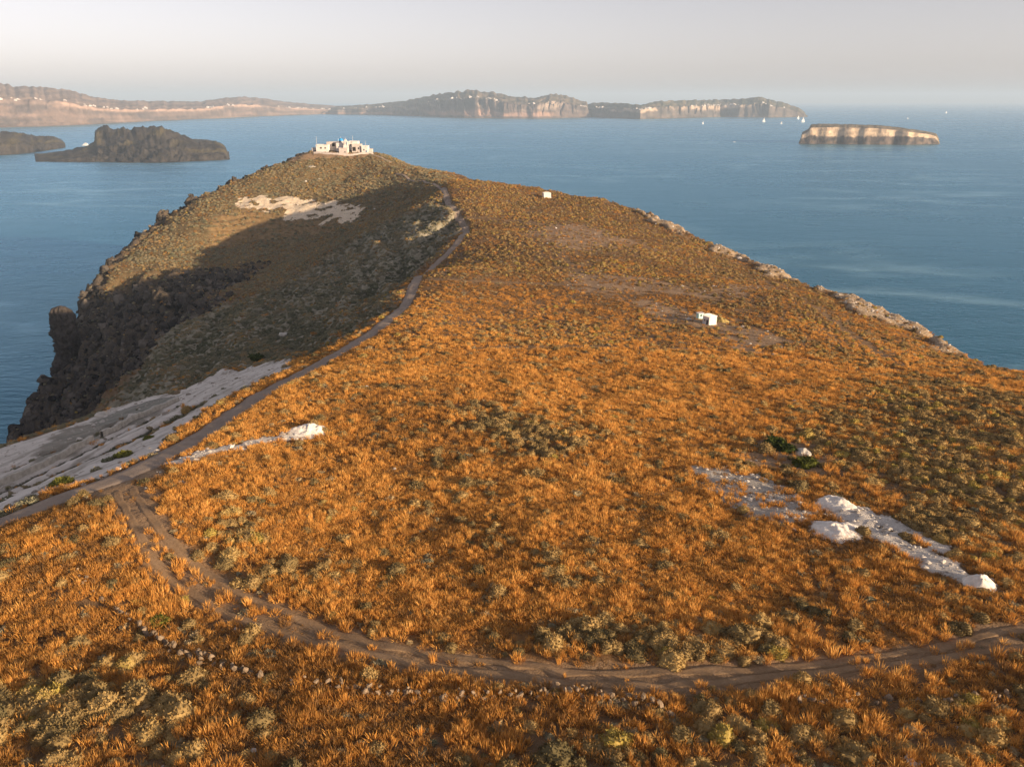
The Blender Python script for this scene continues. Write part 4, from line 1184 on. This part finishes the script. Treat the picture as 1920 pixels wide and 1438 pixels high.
def part_box(name, parent, mat, *a, bevel=0.0, taper=0.0):
    bm = bmesh.new(); bm_box(bm, *a, bevel=bevel, taper=taper)
    return bm_obj(name, bm, mat, parent)
def white_house(px0, px1, py0, py1, Y, depth, label, wins=(), door=None, name='white_house', mat=LIME, parapet=0.35, cat='house', sink=3.0):
    py0 = py0 + 1.6 * (Y > 600)
    a = at_depth(px0, py1, Y); b = at_depth(px1, py1, Y); t = at_depth(px0, py0, Y)
    w, h = b[0] - a[0], t[2] - a[2]
    root = empty(name, ((a[0] + b[0]) / 2, Y, a[2]))
    tag(root, label, cat)
    part_box('wall', root, mat, -w / 2, w / 2, 0, depth, -sink, h, bevel=0.12)
    bm = bmesh.new()
    e = 0.06
    for q in ((-w / 2 - e, w / 2 + e, -e, 0.3), (-w / 2 - e, w / 2 + e, depth - 0.3, depth + e), (-w / 2 - e, -w / 2 + 0.3, 0.303, depth - 0.303), (w / 2 - 0.3, w / 2 + e, 0.303, depth - 0.303)):
        bm_box(bm, *q, h - 0.004, h + parapet)
    bm_obj('parapet', bm, mat, root)
    for wx, wz, ww, wh in wins:
        wn_ = part_box('window', root, DARK, wx * w - ww / 2, wx * w + ww / 2, -0.03, 0.1, wz * h, wz * h + wh)
        part_box('sill', wn_, mat, wx * w - ww / 2 - .12, wx * w + ww / 2 + .12, -0.16, -0.035, wz * h - .14, wz * h - .02)
    if door:
        part_box('door', root, WOODB, door * w - .5, door * w + .5, -0.04, 0.1, 0.0, 2.1)
    return root
CY_ = 640
white_house(593, 616, 271, 286, 634, 8, 'low white terrace building at the left end of the chapel complex', [(-.1, .5, 1.4, 1.2), (.25, .5, 1.0, 1.1)])
white_house(613, 633, 266, 284, 640, 8, 'white two-storey house left of the blue dome', [(.15, .55, 2.2, 2.4), (-.25, .2, 1.0, 1.2)], mat=LIME2)
white_house(653, 671, 264.8, 282, 642, 9, 'white upper house right of the bell tower', [(-.2, .55, 1.0, 1.2), (.2, .55, 1.0, 1.2)])
white_house(660, 677, 270, 285, 635, 7, 'white house with a dark porch in front of the upper house', [(-.25, .1, 2.6, 3.0), (.25, .35, 1.2, 1.4)], mat=LIME2)
white_house(678, 690, 273.2, 288, 634, 7, 'white block house at the right end of the chapel complex', [(-.1, .4, .9, 1.1)], door=0.25)
white_house(585, 595, 277, 288, 636, 6, 'small white outbuilding left of the low terrace building', [(.1, .4, .8, .9)], mat=LIME2)
white_house(688, 698, 279, 290, 637, 5, 'small white shed at the far right foot of the chapel complex', [(-.2, .4, .7, .8)], mat=LIME2)
white_house(636, 652, 277, 292, 630, 5, 'white lower annex below the bell tower', [(.2, .4, .9, 1.0)], mat=LIME2)

# church with dome
a = at_depth(639, 285, 638); b = at_depth(639, 268, 638)
hch = b[2] - a[2]
ch = empty('domed_chapel', (a[0], 636, a[2])); tag(ch, 'white chapel crowned by a blue dome on the hilltop', 'chapel')
bm = bmesh.new(); bm_box(bm, -2.9, 2.9, 0, 9, -3, hch, bevel=0.15); bm_obj('wall', bm, LIME, ch)
bm = bmesh.new()
bmesh.ops.create_cone(bm, cap_ends=True, segments=24, radius1=1.75, radius2=1.75, depth=1.2, matrix=Matrix.Translation((0.4, 3.2, hch + 0.6)))
drum = bm_obj('drum', bm, LIME, ch)
for k in range(6):
    an = R(-90 - 75 + 30 * k)
    bm = bmesh.new(); bm_box(bm, -.18, .18, -.05, .05, -.35, .35)
    o = bm_obj('window', bm, DARK, drum); o.location = (0.4 + 1.76 * math.cos(an), 3.2 + 1.76 * math.sin(an), hch + .65); o.rotation_euler = (0, 0, an + R(90))
bm = bmesh.new()
bmesh.ops.create_uvsphere(bm, u_segments=28, v_segments=14, radius=1.9)
bmesh.ops.delete(bm, geom=[v for v in bm.verts if v.co.z < -0.05], context='VERTS')
for v in bm.verts: v.co = Vector((v.co.x + 0.4, v.co.y + 3.2, v.co.z * 1.1 + hch + 1.2))
dome = bm_obj('dome', bm, BLUE, ch, smooth=True)
bm = bmesh.new(); bm_box(bm, .34, .46, 3.14, 3.26, hch + 3.2, hch + 4.3); bm_box(bm, .05, .75, 3.15, 3.25, hch + 3.8, hch + 3.93); bm_obj('cross', bm, LIME, dome)
part_box('door', ch, WOODB, -.6, .6, -.05, .1, 0, 2.2)
# bell tower: stepped gable with arches
a = at_depth(649, 288, 633); b = at_depth(649, 260.5, 633); hb = b[2] - a[2]
bt = empty('bell_tower', (a[0], 633, a[2])); tag(bt, 'white stepped bell tower just right of the blue dome', 'tower')
bm = bmesh.new(); bm_box(bm, -1.9, 1.9, 0, 2.2, -2, hb * .55, bevel=.1); bm_obj('base', bm, LIME, bt)
bm = bmesh.new()
for x0, x1 in ((-1.5, -1.0), (-.25, .25), (1.0, 1.5)): bm_box(bm, x0, x1, .4, 1.8, hb * .55, hb * .78)
bm_obj('pier', bm, LIME, bt)
bm = bmesh.new(); bm_box(bm, -1.6, 1.6, .35, 1.85, hb * .78, hb * .84); bm_box(bm, -.9, .9, .4, 1.8, hb * .84 + .002, hb * .95, taper=.35); bm_obj('gable', bm, LIME, bt)
for x in (-.62, .62):
    bm = bmesh.new(); bmesh.ops.create_cone(bm, cap_ends=True, segments=12, radius1=.32, radius2=.12, depth=.55, matrix=Matrix.Translation((x, 1.1, hb * .68))); bm_obj('bell', bm, METAL, bt)
bm = bmesh.new(); bm_box(bm, -.07, .07, 1.0, 1.14, hb * .95, hb * 1.05); bm_box(bm, -.35, .35, 1.01, 1.13, hb * 1.0, hb * 1.013); bm_obj('cross', bm, LIME, bt)
# flag poles
def flagpole(px, py_t, py_b, Y, label, flag=None):
    a = at_depth(px, py_b, Y); b = at_depth(px, py_t, Y); h = b[2] - a[2]
    root = empty('flagpole', a); tag(root, label, 'flagpole')
    bm = bmesh.new(); bmesh.ops.create_cone(bm, cap_ends=True, segments=8, radius1=.16, radius2=.09, depth=h + 1, matrix=Matrix.Translation((0, 0, h / 2 - .5))); bm_obj('pole', bm, METAL, root, True)
    bm = bmesh.new(); bmesh.ops.create_uvsphere(bm, u_segments=8, v_segments=6, radius=.2, matrix=Matrix.Translation((0, 0, h))); bm_obj('finial', bm, METAL, root, True)
    if flag:
        P = np.zeros((5, 9, 3)); uu = np.linspace(0, 1.9, 9)
        for i in range(5):
            P[i, :, 0] = uu + .09; P[i, :, 1] = .15 * np.sin(uu * 4); P[i, :, 2] = h - .15 - i * .3 - uu * .12
        grid_mesh('flag', P, flag, root)
flagpole(594, 257, 272, 634, 'tall pale flagpole at the left end of the chapel complex')
flagpole(661.5, 255, 266, 641, 'tall thin pole on the upper house right of the bell tower')
flagpole(685.5, 265, 274, 634, 'short flagpole on the right block house')
flagpole(634.5, 261, 267, 637, 'short pole with a small flag just left of the blue dome', BLUE)
# boundary wall of the terrace
a = at_depth(588, 288, 629); b = at_depth(700, 291, 629)
kx = np.linspace(a[0], b[0], 50)
lw = np.stack([kx, 629 - 2.5 * np.sin(np.linspace(0, math.pi, 50)), 0 * kx], 1)
def rampart(line, zt, label, h):
    l = np.asarray(line)[:, :2]
    zb = gz(l[:, 0], l[:, 1])
    rows = []
    for off, k in ((-.3, 0), (-.3, 1), (.3, 1), (.3, 0)):
        rows.append(np.stack([l[:, 0], l[:, 1] + off, np.where(k, zb + h, zb - 1.5)], -1))
    P = np.stack(rows, 1); o0 = P[0, 0].copy()
    o = grid_mesh('terrace_wall', P - o0, LIME2, smooth=False); o.location = o0
    return tag(o, label, 'wall')
rampart(lw, 0, 'whitewashed terrace wall running below the chapel buildings', 1.3)

# field hut
def hut(px, py, w, d, h, rz, label, name, extras=False):
    p = hit(px, py)
    z = gz(p[0], p[1])
    root = empty(name, (p[0], p[1], z), rz); tag(root, label, 'hut')
    part_box('wall', root, LIME, -w / 2, w / 2, -d / 2, d / 2, -.8, h, bevel=.06)
    # shallow vaulted roof
    nseg = 10; P = np.zeros((2, nseg + 1, 3))
    for i, y in enumerate((-d / 2 - .08, d / 2 + .08)):
        an = np.linspace(math.pi, 0, nseg + 1)
        P[i, :, 0] = np.cos(an) * (w / 2 + .08); P[i, :, 1] = y; P[i, :, 2] = h + .01 + np.sin(an) * .38
    o = grid_mesh('roof', P[::-1], LIME, root)
    me = o.data
    bm = bmesh.new(); bm.from_mesh(me)
    for y in (-d / 2 - .08, d / 2 + .08):
        vs = sorted([v for v in bm.verts if abs(v.co.y - y) < 1e-4], key=lambda v: v.co.x)
        bm.faces.new(vs)
    bm.to_mesh(me); bm.free()
    dr = part_box('door', root, DARK, -w / 2 - .03, -w / 2 + .05, -.75, -.2, .12, 1.35)
    part_box('lintel', dr, LIME2, -w / 2 - .08, -w / 2 - .034, -.85, -.1, 1.36, 1.48)
    wv = part_box('window', root, DARK, -w / 2 - .03, -w / 2 + .05, .25, .6, 1.0, 1.35)
    part_box('sill', wv, LIME2, -w / 2 - .12, -w / 2 - .034, .15, .7, .88, .995)
    part_box('plinth', root, LIME2, -w / 2 - .12, w / 2 + .12, -d / 2 - .12, d / 2 + .12, -.9, .12)
    return root
h1 = hut(1330, 608, 2.5, 2.3, 2.05, R(30), 'white field hut with a rounded roof on the right of the field', 'field_hut')
h2 = hut(1025, 372, 3.9, 3.2, 2.6, R(12), 'small far white hut near the right rim by the saddle', 'field_hut')
p = hit(1313, 600)
lt = empty('lean_to', (p[0], p[1] + .6, gz(p[0], p[1])), R(20)); tag(lt, 'pale teal lean-to against the left side of the white field hut', 'shed')
part_box('wall', lt, TEAL, -.75, .75, -.6, .6, -.4, 1.35, bevel=.04)
part_box('opening', lt, DARK, -.3, .15, -.63, -.55, .65, 1.1)
bm = bmesh.new(); bm_box(bm, -.85, .85, -.72, .72, 1.352, 1.45); o = bm_obj('roof', bm, LIME, lt)
e = heap(1352, 603, 1.3, 1.0, 'yellow earth mound beside the right wall of the field hut', 1.7, 8, YELLOWEARTH, -0.6); e.name = 'earth_mound'; e['category'] = 'mound'

# ================================================================== FAR HOUSES
def house_mesh(name, kind, seed):
    bm = bmesh.new()
    r = random.Random(seed)
    bm_box(bm, -.5, .5, -.4, .4, -.6, .55)
    bm_box(bm, -.5 + r.uniform(0, .2), .1, -.35, .3, .551, .95)
    if kind:
        bmesh.ops.create_uvsphere(bm, u_segments=10, v_segments=6, radius=.24, matrix=Matrix.Translation((.25, 0, .6)))
    else:
        bm_box(bm, .5, .85, -.3, .25, -.6, .3)
    me = bpy.data.meshes.new(name); bm.normal_update(); bm.to_mesh(me); bm.free()
    me.materials.append(LIME)
    return me
HM = [house_mesh('house', k % 3 == 2, k) for k in range(4)]
def village(isl, spans, rows, group, label):
    px, Xi, Yi, Zi, HH = ISL[isl]
    for p0, p1, cnt, where in spans:
        for k in range(cnt):
            q = rng.uniform(p0, p1); i = int(np.argmin(np.abs(px - q)))
            rel = Zi[:, i] / max(HH[:, i].max(), 1)
            cand = np.where(rel > rows[0])[0]
            if len(cand) == 0: continue
            j = int(cand[0] + rng.integers(0, rows[1])); j = min(j, Zi.shape[0] - 2)
            if Zi[j, i] < 10: continue
            o = bpy.data.objects.new('house', HM[int(rng.integers(0, 4))])
            s = float(rng.uniform(6, 12))
            if rng.random() < .3: s *= 1.5
            o.location = (Xi[j, i], Yi[j, i], Zi[j, i] + s * .12)
            o.scale = (s * 1.2, s, s * .72); o.rotation_euler = (0, 0, float(rng.uniform(-.4, .4)))
            C.objects.link(o)
            tag(o, label + ', ' + where, 'house', group)
village('long cliffed island with a humped crest behind the chapel', [(640, 720, 8, 'on its low left tail'), (800, 830, 5, 'on its rising left shoulder'), (845, 935, 22, 'around its summit'), (985, 1005, 4, 'left of its second knoll'), (1085, 1112, 6, 'at its right end')], (0.70, 6), 'houses on the humped far island', 'tiny white house on the humped far island')
village('low far island end with pale cliffs and scattered white houses', [(1112, 1130, 5, 'next to the hump'), (1185, 1225, 14, 'above the pale cliff'), (1295, 1390, 24, 'in the main village'), (1410, 1470, 5, 'near the tip')], (0.66, 7), 'houses on the low far island', 'tiny white house on the low end of the far island')
village('pinkish layered cliff coast fading in the haze at left', [(0, 60, 8, 'at the picture edge'), (60, 180, 10, 'under the rounded hill'), (180, 300, 12, 'on the level stretch past the hill'), (360, 440, 8, 'before the second rise'), (520, 600, 12, 'past the second rise'), (600, 640, 8, 'where the coast fades out')], (0.60, 8), 'houses on the far cliff rim', 'tiny white house on the hazy cliff coast')

# ================================================================== BOATS
HULL = simple_mat('boat_white', (0.82, 0.82, 0.82), 0.05, 1.0, 0.4)
SAIL = simple_mat('sail_cloth', (0.85, 0.84, 0.80), 0.04, 1.0, 0.8)
GLASS = simple_mat('boat_window', (0.05, 0.06, 0.08), 0.1, 1.0, 0.2)
def hull_part(parent, L_, B, Hh, mat=HULL):
    ns = 9; P = np.zeros((ns, 7, 3))
    for i, t in enumerate(np.linspace(0, 1, ns)):
        wdt = B / 2 * (1 - t ** 3) * (0.85 + .15 * min(1, t * 4)) + .02
        x = -L_ / 2 + L_ * t
        sh = Hh * (1 + .35 * t * t)
        for k, (a_, z_) in enumerate(((-1, sh), (-.95, sh * .5), (-.6, -.2), (0, -.4), (.6, -.2), (.95, sh * .5), (1, sh))):
            P[i, k] = (x, a_ * wdt, z_)
    vs = P.reshape(-1, 3).tolist(); fs = []
    for i in range(ns - 1):
        for k in range(6): fs.append((i * 7 + k, i * 7 + k + 1, i * 7 + k + 8, i * 7 + k + 7))
        fs.append((i * 7 + 6, i * 7, i * 7 + 7, i * 7 + 13))
    fs.append(tuple(range(7)))
    return mesh_obj('hull', vs, fs, mat, parent, False)
def sailboat(px, py, L_, label, rz=0.3, sails=True):
    p = at_sea(px, py, .4)
    root = empty('sailing_boat', p, rz); tag(root, label, 'boat')
    hull_part(root, L_, L_ * .28, L_ * .09)
    part_box('cabin', root, HULL, -L_ * .2, L_ * .15, -L_ * .08, L_ * .08, L_ * .08, L_ * .15)
    bm = bmesh.new(); bmesh.ops.create_cone(bm, cap_ends=True, segments=6, radius1=L_ * .012, radius2=L_ * .007, depth=L_ * 1.25, matrix=Matrix.Translation((L_ * .05, 0, L_ * .7))); bm_obj('mast', bm, METAL, root)
    if sails:
        s = L_
        mesh_obj('sail', [(s * .03, 0, s * .22), (-s * .42, s * .06, s * .22), (s * .03, 0, s * 1.3), (-s * .2, s * .07, s * .6)], [(0, 1, 3), (0, 3, 2), (1, 2, 3)][:2], SAIL, root)
        mesh_obj('jib', [(s * .07, 0, s * 1.15), (s * .5, 0, s * .14), (s * .1, s * .05, s * .2)], [(0, 1, 2)], SAIL, root)
    return root
sailboat(1432, 229.5, 26, 'white sailing boat alone off the pale far cliff', .2)
sailboat(1496.5, 224, 26, 'white sailing boat under the tip of the far island', .5)
sailboat(1505.5, 230, 30, 'tall white sailing boat left above the flat-topped island', .3)
sailboat(1318, 233.5, 16, 'small white boat off the dark far cliff, left of the others', .9)
sailboat(1465, 233, 14, 'tiny white boat between two sailing boats off the island tip', .1)
sailboat(1774, 213.5, 26, 'white sailing boat far out on the right, alone', .6)
sailboat(1702, 223.5, 12, 'tiny white boat far out between the flat island and the right edge', .2)
def motorboat(px, py, L_, label, rz, decks, name):
    p = at_sea(px, py, .3)
    root = empty(name, p, rz); tag(root, label, 'boat')
    hull_part(root, L_, L_ * .24, L_ * .085)
    z = L_ * .09
    for k in range(decks):
        sc = 1 - .2 * k
        d_ = part_box('deckhouse', root, HULL, -L_ * .34 * sc, L_ * .2 * sc, -L_ * .09 * sc, L_ * .09 * sc, z, z + L_ * .07)
        part_box('window_band', d_, GLASS, -L_ * .3 * sc, L_ * .16 * sc, -L_ * .093 * sc, L_ * .093 * sc, z + L_ * .03, z + L_ * .05)
        z += L_ * .0702
    part_box('funnel', root, METAL, -L_ * .12, -L_ * .05, -L_ * .03, L_ * .03, z, z + L_ * .05, taper=.2)
motorboat(162, 273.5, 30, 'white ferry passing between the two dark islands at left', 0.05, 3, 'ferry')
motorboat(1377, 267, 9, 'small white speedboat crossing left of the flat-topped island', 0.25, 1, 'speedboat')

# ================================================================== HAZE
bm = bmesh.new()
bm_box(bm, -39500, 39500, -39500, 39500, -14, 420)
hm = bpy.data.materials.new('haze_air'); hm.use_nodes = True
hm.node_tree.nodes.clear()
ho = hm.node_tree.nodes.new('ShaderNodeOutputMaterial'); hv = hm.node_tree.nodes.new('ShaderNodeVolumePrincipled')
hv.inputs['Color'].default_value = (0.62, 0.80, 1.0, 1)
hv.inputs['Density'].default_value = HAZE
hv.inputs['Anisotropy'].default_value = 0.0
hm.node_tree.links.new(hv.outputs[0], ho.inputs['Volume'])
hz = bm_obj('haze', bm, hm)
tag(hz, 'pale sea haze over the whole view', kind='stuff')
